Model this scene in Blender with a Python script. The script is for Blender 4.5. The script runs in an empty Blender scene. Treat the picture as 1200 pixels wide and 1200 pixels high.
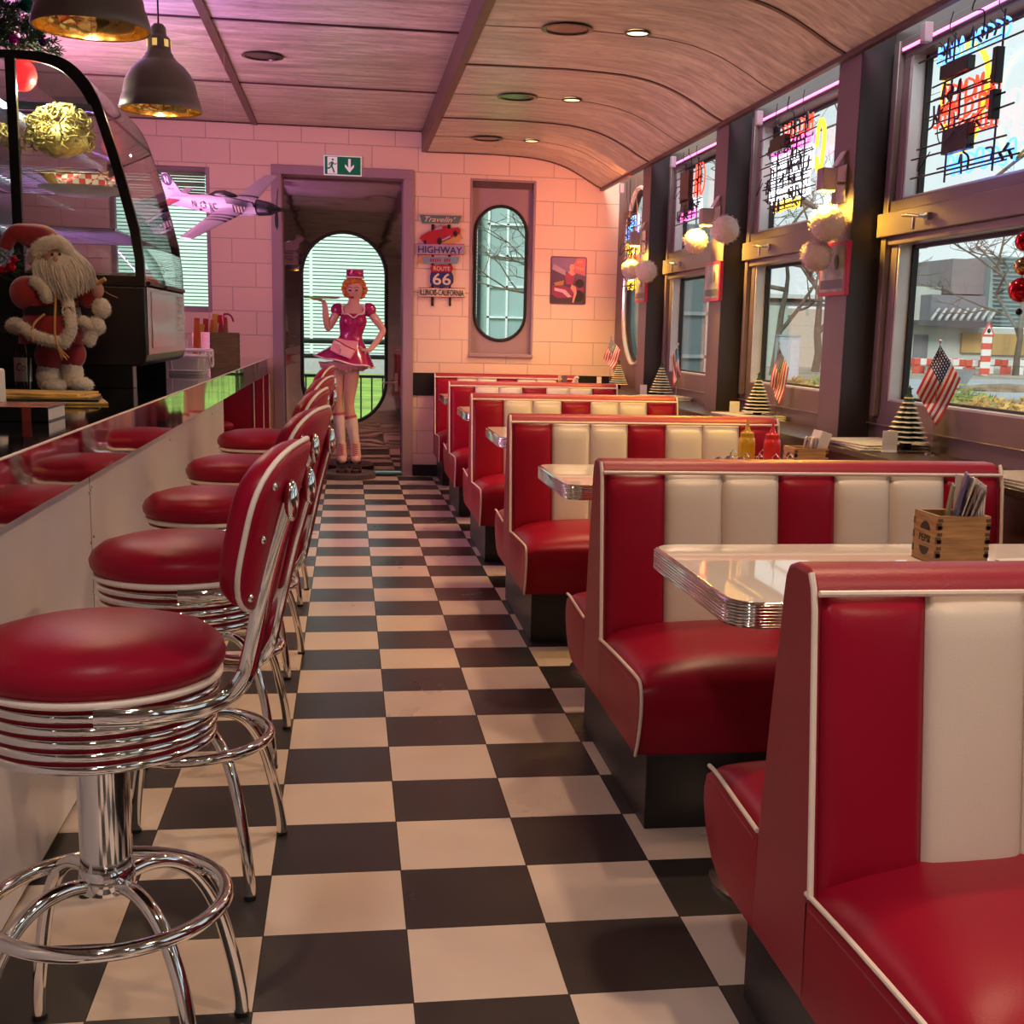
import bpy, bmesh, math, random
from mathutils import Vector, Matrix, noise
random.seed(7)
PI = math.pi
C = bpy.context.scene.collection
sin, cos = math.sin, math.cos

# ------------------------------------------------------------ camera model
F, PX, PY = 1467.1644, 631.547, 657.470
YAW, PITCH, ROLL = 0.1533381, 0.1804596, 0.0243571
CAM = Vector((0.1802889, -2.1986275, 1.2602165))
_f = Vector((sin(YAW)*cos(PITCH), cos(YAW)*cos(PITCH), -sin(PITCH)))
_r = Vector((cos(YAW), -sin(YAW), 0))
_u = _r.cross(_f)
RX = cos(ROLL)*_r + sin(ROLL)*_u
RY = -sin(ROLL)*_r + cos(ROLL)*_u
def at(px, py, axis, val):
    """the point of the plane axis=val that a direction meets"""
    d = RX*((px-PX)/F) - RY*((py-PY)/F) + _f
    return CAM + d*((val-CAM[axis])/d[axis])

# ------------------------------------------------------------ materials
MATS = {}
def mat(name, col, rough=.5, metal=0., var=.08, scale=8., bump=0., bscale=60., coat=0., spec=.5, emit=None, es=0., trans=0., sheen=0., stretch=None, wave=0.):
    m = bpy.data.materials.new(name); m.use_nodes = True
    n, l = m.node_tree.nodes, m.node_tree.links
    b = n['Principled BSDF']
    tc = n.new('ShaderNodeTexCoord'); mp = n.new('ShaderNodeMapping')
    l.new(tc.outputs['Object'], mp.inputs[0])
    if stretch: mp.inputs['Scale'].default_value = stretch
    nz = n.new('ShaderNodeTexNoise'); nz.inputs['Scale'].default_value = scale; nz.inputs['Detail'].default_value = 4
    l.new(mp.outputs[0], nz.inputs['Vector'])
    cr = n.new('ShaderNodeValToRGB')
    c0 = [max(0, c*(1-var)) for c in col]; c1 = [min(1, c*(1+var)) for c in col]
    cr.color_ramp.elements[0].position = .3; cr.color_ramp.elements[1].position = .7
    cr.color_ramp.elements[0].color = (*c0, 1); cr.color_ramp.elements[1].color = (*c1, 1)
    l.new(nz.outputs['Fac'], cr.inputs[0]); l.new(cr.outputs[0], b.inputs['Base Color'])
    b.inputs['Roughness'].default_value = rough; b.inputs['Metallic'].default_value = metal
    b.inputs['Specular IOR Level'].default_value = spec
    b.inputs['Coat Weight'].default_value = coat; b.inputs['Coat Roughness'].default_value = .08
    b.inputs['Transmission Weight'].default_value = trans
    if sheen: b.inputs['Sheen Weight'].default_value = sheen
    if emit: b.inputs['Emission Color'].default_value = (*emit, 1); b.inputs['Emission Strength'].default_value = es
    if bump or wave:
        n2 = n.new('ShaderNodeTexNoise'); n2.inputs['Scale'].default_value = bscale; n2.inputs['Detail'].default_value = 2 if wave else 6
        l.new(mp.outputs[0], n2.inputs['Vector'])
        bp = n.new('ShaderNodeBump'); bp.inputs['Strength'].default_value = bump or 1; bp.inputs['Distance'].default_value = wave or .004
        l.new(n2.outputs['Fac'], bp.inputs['Height']); l.new(bp.outputs[0], b.inputs['Normal'])
    MATS[name] = m
    return m
def glassmat(name, tint=(1,1,1), refl=.03, rough=0.):
    """thin glazing: clear, with a reflection that grows towards grazing angles"""
    m = bpy.data.materials.new(name); m.use_nodes = True
    n, l = m.node_tree.nodes, m.node_tree.links; n.clear()
    o = n.new('ShaderNodeOutputMaterial'); t = n.new('ShaderNodeBsdfTransparent'); g = n.new('ShaderNodeBsdfGlossy')
    t.inputs[0].default_value = (*tint, 1); g.inputs['Roughness'].default_value = rough
    mx = n.new('ShaderNodeMixShader'); lw = n.new('ShaderNodeLayerWeight'); lw.inputs[0].default_value = .5
    pw = n.new('ShaderNodeMath'); pw.operation = 'POWER'; pw.inputs[1].default_value = 5; l.new(lw.outputs['Facing'], pw.inputs[0])
    ad = n.new('ShaderNodeMath'); ad.operation = 'MULTIPLY_ADD'; ad.inputs[1].default_value = .8; ad.inputs[2].default_value = refl
    l.new(pw.outputs[0], ad.inputs[0]); l.new(ad.outputs[0], mx.inputs[0]); l.new(t.outputs[0], mx.inputs[1]); l.new(g.outputs[0], mx.inputs[2]); l.new(mx.outputs[0], o.inputs[0])
    return m
def pattern(name, rough=.5, metal=0., spec=.5):
    m = bpy.data.materials.new(name); m.use_nodes = True
    n, l = m.node_tree.nodes, m.node_tree.links; b = n['Principled BSDF']
    b.inputs['Roughness'].default_value = rough; b.inputs['Metallic'].default_value = metal; b.inputs['Specular IOR Level'].default_value = spec
    tc = n.new('ShaderNodeTexCoord'); sp = n.new('ShaderNodeSeparateXYZ'); l.new(tc.outputs['Object'], sp.inputs[0])
    return m, n, l, b, tc, sp
def math_(n, l, op, a, b_=None):
    x = n.new('ShaderNodeMath'); x.operation = op
    for i, v in enumerate((a, b_)):
        if v is None: continue
        if isinstance(v, (int, float)): x.inputs[i].default_value = v
        else: l.new(v, x.inputs[i])
    return x.outputs[0]

RED = mat('red_vinyl', (.30,.006,.026), .34, var=.10, scale=2.5, bump=.08, bscale=260, spec=.5)
DRED = mat('red_vinyl_side', (.31,.010,.034), .42, var=.10, scale=3, bump=.2, bscale=240)
RED.node_tree.nodes['Principled BSDF'].inputs['IOR'].default_value = 1.25
WHT = mat('white_vinyl', (.74,.66,.58), .38, var=.04, scale=3, bump=.12, bscale=260)
PIPE = mat('white_piping', (.85,.74,.66), .4, var=.05)
CHR = mat('chrome', (.78,.76,.75), .07, 1, var=.04, scale=3)
CHR2 = mat('satin_steel', (.60,.58,.57), .26, 1, var=.06, scale=6, stretch=(1,1,8))
BLK = mat('black_laminate', (.012,.012,.013), .38, var=.3, scale=5)
BLK2 = mat('black_plastic', (.012,.012,.014), .3, var=.2)
LAM = mat('white_laminate', (.80,.75,.70), .025, var=.02, spec=.8)
WORK = mat('black_worktop', (.008,.008,.010), .05, var=.2, spec=.6, coat=.5)
EDGE = mat('polished_edge', (.66,.58,.58), .045, 1, var=.03, wave=.007, bscale=1.3, stretch=(1,1,.5))
BARP = mat('bar_panel', (.74,.71,.76), .30, .12, var=.06, scale=3, wave=.003, bscale=2.5)
FRAME = mat('window_frame_bronze', (.20,.15,.15), .33, .35, var=.08, scale=3, stretch=(1,1,4))
POST = mat('post_bronze', (.045,.035,.04), .38, .3, var=.08, scale=3)
POSTB = mat('post_brown', (.17,.12,.12), .42, .2, var=.08, scale=3)
FRAMEW = mat('pale_aluminium', (.55,.53,.55), .35, .3)
DFR = mat('mauve_paint', (.36,.26,.30), .5, var=.06, scale=4)
RUB = mat('black_rubber', (.01,.01,.01), .6)
WOOD = mat('oak_wood', (.42,.22,.085), .45, var=.35, scale=9, stretch=(1,1,14), bump=.1, bscale=20)
WOODD = mat('dark_end_grain', (.12,.055,.025), .5, var=.25, scale=20)
WOODB = mat('brown_wood', (.16,.08,.035), .45, var=.3, scale=9, stretch=(1,1,10))
PAPER = mat('paper', (.78,.74,.70), .6, var=.05)
PAPERG = mat('newsprint', (.42,.40,.38), .65, var=.35, scale=60, stretch=(1,6,1))
BLKM = mat('black_metal', (.02,.02,.022), .35, .6)
SHELF = mat('dark_shelf_wood', (.05,.028,.022), .3, var=.35, scale=8, stretch=(8,1,1), spec=.5)
GRN = mat('sign_green', (.0,.13,.065), .4, emit=(.0,.13,.065), es=.25)
SWH = mat('sign_white', (.8,.8,.78), .4, emit=(.8,.8,.76), es=.3)
GLASS = glassmat('window_glass', (.97,.99,.985), .03)
CGLASS = glassmat('case_glass', (.93,.96,.96), .10)

# ------------------------------------------------------------ mesh builder
# parts that come in separate pieces: each loose piece becomes a part of its own
SPLIT = set('''dovetail_joint bodice foot transformer_box cable side_panel box_panel skate_wheel skate_plate eye eyebrow knee_sock sock_band puff_sleeve shoulder_strap sleeve_cuff
back_tube tube_cap stud column base wheel car_wheel support_post vent_window tailplane roundel star piping seam pane jamb_glass door door_frame frame_profile
fur_boot trousers doll_eye face_and_hand cord_tassel gold_cord painted_wheel arrow_tail bauble handle door_handle end_frame wire_shelf ear rail
glazing_bead rubber_gasket white_check black_stripe propeller cover_strip window_reveal wall_plate wing vent_slot'''.split())
class MB:
    def __init__(s): s.v = []; s.f = []; s.mi = []; s.cur = 0
    def add(s, vs, fs):
        o = len(s.v); s.v += [Vector(v) for v in vs]; s.f += [tuple(i+o for i in f) for f in fs]; s.mi += [s.cur]*len(fs); return s
    def box(s, x0, x1, y0, y1, z0, z1):
        return s.add([(x0,y0,z0),(x1,y0,z0),(x1,y1,z0),(x0,y1,z0),(x0,y0,z1),(x1,y0,z1),(x1,y1,z1),(x0,y1,z1)],
                     [(0,3,2,1),(4,5,6,7),(0,1,5,4),(1,2,6,5),(2,3,7,6),(3,0,4,7)])
    def loft(s, rings, closed=True, caps=True, loop=False):
        n = len(rings[0]); vs = [p for r in rings for p in r]; fs = []
        R = len(rings)
        for i in range(R if loop else R-1):
            a, b = i*n, ((i+1) % R)*n
            for j in range(n if closed else n-1):
                k = (j+1) % n; fs.append((a+j, a+k, b+k, b+j))
        if caps and not loop and closed:
            fs.append(tuple(reversed(range(n)))); fs.append(tuple((R-1)*n+j for j in range(n)))
        return s.add(vs, fs)
    def tube(s, pts, r, seg=10, loop=False, caps=True, flat=1.):
        pts = [Vector(p) for p in pts]; N = len(pts); rings = []
        rs = r if isinstance(r, (list, tuple)) else [r]*N
        up = None
        for i, p in enumerate(pts):
            if loop: t = pts[(i+1) % N]-pts[i-1]
            else: t = pts[min(i+1, N-1)]-pts[max(i-1, 0)]
            if t.length < 1e-9: t = Vector((0,0,1))
            t.normalize()
            if up is None:
                up = t.orthogonal().normalized()
                if abs(t.z) < .9: up = (Vector((0,0,1))-t*t.z).normalized()
            else:
                up = (up-t*up.dot(t)); up = up.normalized() if up.length > 1e-6 else t.orthogonal().normalized()
            w = t.cross(up)
            rings.append([p+(up*cos(a)*rs[i]+w*sin(a)*rs[i]*flat) for a in [2*PI*k/seg for k in range(seg)]])
        return s.loft(rings, True, caps, loop)
    def lathe(s, prof, seg=40, c=(0,0,0), axis='z', rx=1., ry=1.):
        rings = []
        ring_like = len(prof) > 2 and prof[0][0] > .002 and prof[-1][0] > .002
        if ring_like and prof[0] == prof[-1]: prof = prof[:-1]
        for r, z in prof:
            r = max(r, 1e-4)
            ring = []
            for k in range(seg):
                a = 2*PI*k/seg; x, y = r*cos(a)*rx, r*sin(a)*ry
                p = (x,y,z) if axis == 'z' else ((x,z,y) if axis == 'y' else (z,x,y))
                ring.append(Vector(p)+Vector(c))
            rings.append(ring)
        return s.loft(rings, loop=ring_like)
    def ball(s, c, r, seg=16, rings=10, sc=(1,1,1), rough=0., freq=3.):
        vs = []; fs = []
        for i in range(rings+1):
            th = PI*i/rings
            for k in range(seg):
                a = 2*PI*k/seg; d = Vector((sin(th)*cos(a), sin(th)*sin(a), cos(th)))
                rr = r*(1+(rough*noise.noise(d*freq+Vector(c)*7) if rough else 0))
                vs.append(Vector((d.x*rr*sc[0], d.y*rr*sc[1], d.z*rr*sc[2]))+Vector(c))
        for i in range(rings):
            for k in range(seg): fs.append((i*seg+k, (i+1)*seg+k, (i+1)*seg+(k+1) % seg, i*seg+(k+1) % seg))
        return s.add(vs, fs)
    def prism(s, pts, d0, d1, axis=1):
        def P(a, b, d): return (d,a,b) if axis == 0 else ((a,d,b) if axis == 1 else (a,b,d))
        n = len(pts)
        return s.add([P(a,b,d0) for a,b in pts]+[P(a,b,d1) for a,b in pts],
                     [tuple(range(n)), tuple(reversed(range(n,2*n)))]+[(i, n+i, n+(i+1) % n, (i+1) % n) for i in range(n)])
    def xf(s, M, start=0):
        for i in range(start, len(s.v)): s.v[i] = M @ s.v[i]
        return s
    def comps(s):
        n = len(s.v); p = list(range(n))
        def fd(a):
            while p[a] != a: p[a] = p[p[a]]; a = p[a]
            return a
        for f in s.f:
            r = fd(f[0])
            for i in f[1:]: p[fd(i)] = r
        bb = {}
        for i, v in enumerate(s.v):
            r = fd(i); b = bb.setdefault(r, [v.copy(), v.copy(), [r]])
            for k in range(3): b[0][k] = min(b[0][k], v[k]); b[1][k] = max(b[1][k], v[k])
        L = list(bb.values()); ch = True
        while ch:
            ch = False
            for i in range(len(L)):
                for j in range(i+1, len(L)):
                    A, B = L[i], L[j]
                    if all(A[0][k] <= B[1][k]+1e-4 and B[0][k] <= A[1][k]+1e-4 for k in range(3)):
                        for k in range(3): A[0][k] = min(A[0][k], B[0][k]); A[1][k] = max(A[1][k], B[1][k])
                        A[2] += B[2]; L.pop(j); ch = True; break
                if ch: break
        out = []
        for A in L:
            S_ = set(A[2]); idx = {}; mb = MB()
            for f in s.f:
                if fd(f[0]) in S_:
                    g = []
                    for i in f:
                        if i not in idx: idx[i] = len(mb.v); mb.v.append(s.v[i])
                        g.append(idx[i])
                    mb.f.append(tuple(g)); mb.mi.append(0)
            out.append(mb)
        return out
    def build(s, name, m, parent=None, bevel=0, smooth=35, loc=None, sub=0, weld=True):
        if name in SPLIT and parent is not None:
            C_ = s.comps()
            if len(C_) > 1:
                obs = [c._build(name, m, parent, bevel, smooth, loc, sub, weld) for c in C_]; return obs[0]
        return s._build(name, m, parent, bevel, smooth, loc, sub, weld)
    def _build(s, name, m, parent=None, bevel=0, smooth=35, loc=None, sub=0, weld=True):
        me = bpy.data.meshes.new(name)
        me.from_pydata([tuple(v) for v in s.v], [], s.f); me.update()
        ms = m if isinstance(m, (list, tuple)) else [m]
        for x in ms: me.materials.append(x)
        if len(ms) > 1: me.polygons.foreach_set('material_index', s.mi)
        bm = bmesh.new(); bm.from_mesh(me)
        if weld: bmesh.ops.remove_doubles(bm, verts=bm.verts, dist=1e-5)
        bmesh.ops.recalc_face_normals(bm, faces=bm.faces); bm.to_mesh(me); bm.free()
        if smooth:
            me.polygons.foreach_set('use_smooth', [True]*len(me.polygons))
            try: me.set_sharp_from_angle(angle=math.radians(smooth))
            except Exception: pass
        o = bpy.data.objects.new(name, me); C.objects.link(o)
        if bevel:
            b = o.modifiers.new('bevel', 'BEVEL'); b.width = bevel; b.segments = 3; b.limit_method = 'ANGLE'; b.angle_limit = math.radians(40); b.harden_normals = False
        if sub:
            b = o.modifiers.new('sub', 'SUBSURF'); b.levels = sub; b.render_levels = sub
        if parent: o.parent = parent
        if loc is not None: o.location = loc
        return o
def tag(o, label, cat, group=None, kind=None):
    if label: o['label'] = label
    if cat: o['category'] = cat
    if group: o['group'] = group
    if kind: o['kind'] = kind
    return o
def thing(name, label, cat, loc=(0,0,0), rz=0, group=None):
    o = bpy.data.objects.new(name, None); C.objects.link(o); o.empty_display_size = .05
    o.location = loc; o.rotation_euler = (0,0,rz)
    return tag(o, label, cat, group)
def struct(name, mb, m, bevel=0, smooth=35):
    o = mb.build(name, m, bevel=bevel, smooth=smooth); o['kind'] = 'structure'; return o
KIDS = {}
def kids(o): return [c for c in bpy.data.objects if c.parent == o]
def dup(o, parent=None):
    c = o.copy(); C.objects.link(c)
    if parent: c.parent = parent
    for ch in kids(o):
        dup(ch, c)
    return c
def spline(pts, n=8, loop=False):
    pts = [Vector(p) for p in pts]; out = []; N = len(pts)
    rng = range(N) if loop else range(N-1)
    for i in rng:
        if loop: p0, p1, p2, p3 = pts[i-1], pts[i], pts[(i+1) % N], pts[(i+2) % N]
        else: p0, p1, p2, p3 = pts[max(i-1,0)], pts[i], pts[i+1], pts[min(i+2,N-1)]
        for k in range(n):
            t = k/n
            out.append(.5*((2*p1)+(-p0+p2)*t+(2*p0-5*p1+4*p2-p3)*t*t+(-p0+3*p1-3*p2+p3)*t**3))
    if not loop: out.append(pts[-1])
    return out
def text(name, s, m, parent, w, h, M, depth=.002, shear=0.):
    """lettering as a mesh, fitted to w x h, lying in the local xy plane, centred"""
    cu = bpy.data.curves.new(name, 'FONT'); cu.body = s; cu.extrude = .01; cu.align_x = 'CENTER'; cu.shear = shear; cu.resolution_u = 3
    cu.offset = .012
    o = bpy.data.objects.new(name, cu); C.objects.link(o)
    dg = bpy.context.evaluated_depsgraph_get(); me = bpy.data.meshes.new_from_object(o.evaluated_get(dg))
    bpy.data.objects.remove(o); bpy.data.curves.remove(cu)
    xs = [v.co.x for v in me.vertices]; ys = [v.co.y for v in me.vertices]
    cx, cy = (min(xs)+max(xs))/2, (min(ys)+max(ys))/2; sx = w/(max(xs)-min(xs)); sy = h/(max(ys)-min(ys))
    for v in me.vertices: v.co = M @ Vector(((v.co.x-cx)*sx, (v.co.y-cy)*sy, v.co.z*depth/.02+depth/2))
    me.materials.clear(); me.materials.append(m)
    ob = bpy.data.objects.new(name, me); C.objects.link(ob)
    if parent: ob.parent = parent
    return ob
def facing(loc, right=(1,0,0), up=(0,0,1)):
    r = Vector(right).normalized(); u = Vector(up).normalized(); n = r.cross(u)
    M = Matrix((r, u, n)).transposed().to_4x4(); M.translation = Vector(loc); return M
# ============================================================ THE SETTING
YB = 8.764          # back wall
PY0 = [-4.42, -2.52, -.58, 1.30, 3.18, 5.10, 7.00]   # near edge of each window post
PW = .27
# floor
def floor_mat():
    m, n, l, b, tc, sp = pattern('checker_tiles', .30, spec=.5)
    T = .3
    fx = math_(n,l,'FLOOR', math_(n,l,'DIVIDE', sp.outputs[0], T)); fy = math_(n,l,'FLOOR', math_(n,l,'DIVIDE', sp.outputs[1], T))
    par = math_(n,l,'MODULO', math_(n,l,'ABSOLUTE', math_(n,l,'ADD', math_(n,l,'ADD', fx, fy), 2000)), 2)   # 0 = black
    nz = n.new('ShaderNodeTexNoise'); nz.inputs['Scale'].default_value = 3.5; nz.inputs['Detail'].default_value = 8
    l.new(tc.outputs['Object'], nz.inputs['Vector'])
    def ramp(a, c):
        r = n.new('ShaderNodeValToRGB'); r.color_ramp.elements[0].color = (*a,1); r.color_ramp.elements[1].color = (*c,1)
        r.color_ramp.elements[0].position = .3; r.color_ramp.elements[1].position = .7; l.new(nz.outputs['Fac'], r.inputs[0]); return r.outputs[0]
    kb = ramp((.018,.018,.019), (.030,.029,.028)); kw = ramp((.62,.52,.46), (.70,.60,.53))
    mx = n.new('ShaderNodeMixRGB'); l.new(par, mx.inputs[0]); l.new(kb, mx.inputs[1]); l.new(kw, mx.inputs[2])
    # grout
    def edge(s):
        fr = math_(n,l,'FRACT', math_(n,l,'DIVIDE', math_(n,l,'ADD', s, 300.), T))
        d = math_(n,l,'ABSOLUTE', math_(n,l,'SUBTRACT', fr, .5)); return math_(n,l,'GREATER_THAN', d, .5-.0045)
    g = math_(n,l,'MAXIMUM', edge(sp.outputs[0]), edge(sp.outputs[1]))
    m2 = n.new('ShaderNodeMixRGB'); l.new(g, m2.inputs[0]); l.new(mx.outputs[0], m2.inputs[1]); m2.inputs[2].default_value = (.03,.026,.024,1)
    l.new(m2.outputs[0], b.inputs['Base Color'])
    l.new(math_(n,l,'ADD', math_(n,l,'MULTIPLY', g, .4), math_(n,l,'ADD', .22, math_(n,l,'MULTIPLY', nz.outputs['Fac'], .16))), b.inputs['Roughness'])
    bp = n.new('ShaderNodeBump'); bp.inputs['Distance'].default_value = .0012; bp.inputs['Strength'].default_value = .6
    n2 = n.new('ShaderNodeTexNoise'); n2.inputs['Scale'].default_value = 40; l.new(tc.outputs['Object'], n2.inputs['Vector'])
    l.new(math_(n,l,'SUBTRACT', math_(n,l,'MULTIPLY', n2.outputs['Fac'], .25), g), bp.inputs['Height']); l.new(bp.outputs[0], b.inputs['Normal'])
    return m
struct('floor', MB().box(-3.3,2.62,-6,9.05,-.06,0), floor_mat(), smooth=0)

def block_mat(name, col):
    m, n, l, b, tc, sp = pattern(name, .55)
    cb = n.new('ShaderNodeCombineXYZ'); l.new(sp.outputs[0], cb.inputs[0]); l.new(sp.outputs[2], cb.inputs[1])
    br = n.new('ShaderNodeTexBrick'); br.inputs['Scale'].default_value = 1; br.inputs['Brick Width'].default_value = .385; br.inputs['Row Height'].default_value = .197
    br.inputs['Mortar Size'].default_value = .0035; br.inputs['Mortar Smooth'].default_value = .4
    l.new(cb.outputs[0], br.inputs['Vector'])
    br.inputs['Color1'].default_value = (*col,1); br.inputs['Color2'].default_value = (*[c*.95 for c in col],1); br.inputs['Mortar'].default_value = (*[c*.62 for c in col],1)
    nz = n.new('ShaderNodeTexNoise'); nz.inputs['Scale'].default_value = 30; nz.inputs['Detail'].default_value = 8; l.new(tc.outputs['Object'], nz.inputs['Vector'])
    l.new(br.outputs['Color'], b.inputs['Base Color'])
    bp = n.new('ShaderNodeBump'); bp.inputs['Distance'].default_value = .006; bp.inputs['Strength'].default_value = .7
    l.new(math_(n,l,'ADD', math_(n,l,'MULTIPLY', br.outputs['Fac'], -.8), math_(n,l,'MULTIPLY', nz.outputs['Fac'], .35)), bp.inputs['Height']); l.new(bp.outputs[0], b.inputs['Normal'])
    return m
WALLM = block_mat('painted_blocks', (.86,.67,.50))
def capsule(cx, z0, z1, w, n=14):
    r = w/2; p = []
    for k in range(n+1): a = PI*k/n; p.append((cx+r*cos(a), z1-r+r*sin(a)))
    for k in range(n+1): a = PI+PI*k/n; p.append((cx+r*cos(a), z0+r+r*sin(a)))
    return p
def panel_with_hole(x0, x1, z0, z1, hole, d0, d1, axis=1):
    """rectangular slab with a closed convex hole (list of 2d points, anticlockwise)"""
    n = len(hole); outer = []
    cx = sum(p[0] for p in hole)/n; cz = sum(p[1] for p in hole)/n
    for (a, b) in hole:
        dx, dz = a-cx, b-cz
        t = min([((x1-cx) if dx > 0 else (x0-cx))/dx if abs(dx) > 1e-9 else 1e9, ((z1-cz) if dz > 0 else (z0-cz))/dz if abs(dz) > 1e-9 else 1e9])
        outer.append([cx+dx*t, cz+dz*t])
    for c in ((x0,z0),(x1,z0),(x1,z1),(x0,z1)):
        j = min(range(n), key=lambda i: (outer[i][0]-c[0])**2+(outer[i][1]-c[1])**2); outer[j] = list(c)
    def P(a, b, d): return (d,a,b) if axis == 0 else (a,d,b)
    mb = MB(); vs = []; fs = []
    for d in (d0, d1): vs += [P(a,b,d) for a,b in hole]+[P(a,b,d) for a,b in outer]
    for i in range(n):
        j = (i+1) % n
        fs += [(i,j,n+j,n+i), (2*n+i,3*n+i,3*n+j,2*n+j), (i,2*n+i,2*n+j,j), (n+i,n+j,3*n+j,3*n+i)]
    return mb.add(vs, fs)

# back wall around its openings: left window, door, tall window
LW = (-1.75,-.94,1.36,2.53); DR = (-.444,.732,0,2.573); TW = (1.222,1.76,1.07,2.515)
mb = MB(); y0, y1 = YB, YB+.30
xs = [-3.3, LW[0], LW[1], DR[0], DR[1], TW[0], TW[1], 2.62]
for a, b in ((xs[0],xs[1]),(xs[2],xs[3]),(xs[4],xs[5]),(xs[6],xs[7])): mb.box(a,b,y0,y1,0,3.1)
for (a,b,c,d) in (LW, DR, TW):
    mb.box(a,b,y0,y1,d,3.1)
    if c > 0: mb.box(a,b,y0,y1,0,c)
struct('wall_back', mb, WALLM, smooth=0)
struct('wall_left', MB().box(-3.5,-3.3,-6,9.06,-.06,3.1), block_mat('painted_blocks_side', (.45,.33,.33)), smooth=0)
struct('wall_front', MB().box(-3.5,2.8,-6.2,-6,-.06,3.1), mat('rear_room_wall', (.42,.30,.26), .6), smooth=0)
struct('trim_1', MB().box(.735,2.5,YB-.012,YB,.70,.895), mat('black_band', (.012,.012,.013), .35), smooth=0)
struct('baseboard_back', MB().box(.735,2.5,YB-.014,YB,0,.10), BLK, smooth=0)

# ceiling: raised flat left part, lower right part that curves down to the window heads
def ceil_mat():
    m, n, l, b, tc, sp = pattern('smoky_wood_panels', .30, spec=.5)
    mp = n.new('ShaderNodeMapping'); mp.inputs['Scale'].default_value = (1.2,7,5); l.new(tc.outputs['Object'], mp.inputs[0])
    nz = n.new('ShaderNodeTexNoise'); nz.inputs['Scale'].default_value = 1.6; nz.inputs['Detail'].default_value = 10; nz.inputs['Distortion'].default_value = 1.2; l.new(mp.outputs[0], nz.inputs['Vector'])
    r = n.new('ShaderNodeValToRGB'); r.color_ramp.elements[0].position = .3; r.color_ramp.elements[1].position = .72
    r.color_ramp.elements[0].color = (.30,.265,.19,1); r.color_ramp.elements[1].color = (.72,.67,.50,1)
    mp2 = n.new('ShaderNodeMapping'); mp2.inputs['Scale'].default_value = (10,42,10); l.new(tc.outputs['Object'], mp2.inputs[0])
    n2 = n.new('ShaderNodeTexNoise'); n2.inputs['Scale'].default_value = 1.5; n2.inputs['Detail'].default_value = 5; l.new(mp2.outputs[0], n2.inputs['Vector'])
    r2 = n.new('ShaderNodeValToRGB'); r2.color_ramp.elements[0].position = .35; r2.color_ramp.elements[1].position = .45
    r2.color_ramp.elements[0].color = (.62,.62,.62,1); r2.color_ramp.elements[1].color = (1,1,1,1); l.new(n2.outputs['Fac'], r2.inputs[0])
    l.new(nz.outputs['Fac'], r.inputs[0])
    mx = n.new('ShaderNodeMixRGB'); mx.blend_type = 'MULTIPLY'; mx.inputs[0].default_value = .8; l.new(r.outputs[0], mx.inputs[1]); l.new(r2.outputs[0], mx.inputs[2])
    l.new(mx.outputs[0], b.inputs['Base Color'])
    l.new(math_(n,l,'ADD', .24, math_(n,l,'MULTIPLY', nz.outputs['Fac'], .22)), b.inputs['Roughness'])
    return m
CEIL = ceil_mat()
TRIMC = mat('ceiling_trim', (.085,.035,.03), .4, var=.2, scale=10)
prof = [(.83,2.725),(1.1,2.728),(1.40,2.729),(1.62,2.722)]+[(p.x, p.z) for p in spline([(1.74,0,2.714),(1.88,0,2.692),(2.02,0,2.650),(2.15,0,2.588),(2.26,0,2.525),(2.345,0,2.484)], 5)]
CP = prof
mb = MB()
mb.add([(-3.3,-6,2.89),(.83,-6,2.89),(.83,YB,2.89),(-3.3,YB,2.89),(-3.3,-6,2.93),(.83,-6,2.93),(.83,YB,2.93),(-3.3,YB,2.93)], [(0,1,2,3),(4,7,6,5),(0,4,5,1),(1,5,6,2),(2,6,7,3),(3,7,4,0)])
n_ = len(prof)
vs = [(x,y,z) for y in (-6,YB) for x,z in prof]+[(x,y,z+.03) for y in (-6,YB) for x,z in prof]
fs = []
for i in range(n_-1): fs += [(i,i+1,n_+i+1,n_+i), (2*n_+i,3*n_+i,3*n_+i+1,2*n_+i+1)]
fs += [(n_-1,2*n_-1,4*n_-1,3*n_-1)]
mb.add(vs, fs)
struct('ceiling', mb, CEIL, smooth=50)
mb = MB().box(.795,.845,-6,YB,2.722,2.89)                       # fascia where the ceiling steps down
struct('trim_2', mb, TRIMC, bevel=.004)
struct('trim_3', MB().box(-.595,-.545,-6,YB,2.876,2.889), TRIMC)
k = 4
for y in (-4.3,-2.4,-.45,1.42,3.32,5.16,6.98,8.74):
    mb = MB().box(-3.3,.795,y-.009,y+.009,2.880,2.8895); struct('trim_%d' % k, mb, TRIMC); k += 1
    pr = [(x, z-.006) for x,z in prof]; rings = [[(x,y-.016,z),(x,y+.016,z),(x,y+.016,z+.007),(x,y-.016,z+.007)] for x,z in pr]
    struct('trim_%d' % k, MB().loft(rings), TRIMC, smooth=50); k += 1
for y in (2.37,4.24,6.07,7.86,.5):
    struct('trim_%d' % k, MB().loft([[(x,y-.004,z-.002),(x,y+.004,z-.002),(x,y+.004,z+.002),(x,y-.004,z+.002)] for x,z in prof]), TRIMC, smooth=50); k += 1
struct('trim_%d' % k, MB().box(2.325,2.358,-6,YB,2.468,2.490), TRIMC, bevel=.003); k += 1

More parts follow.
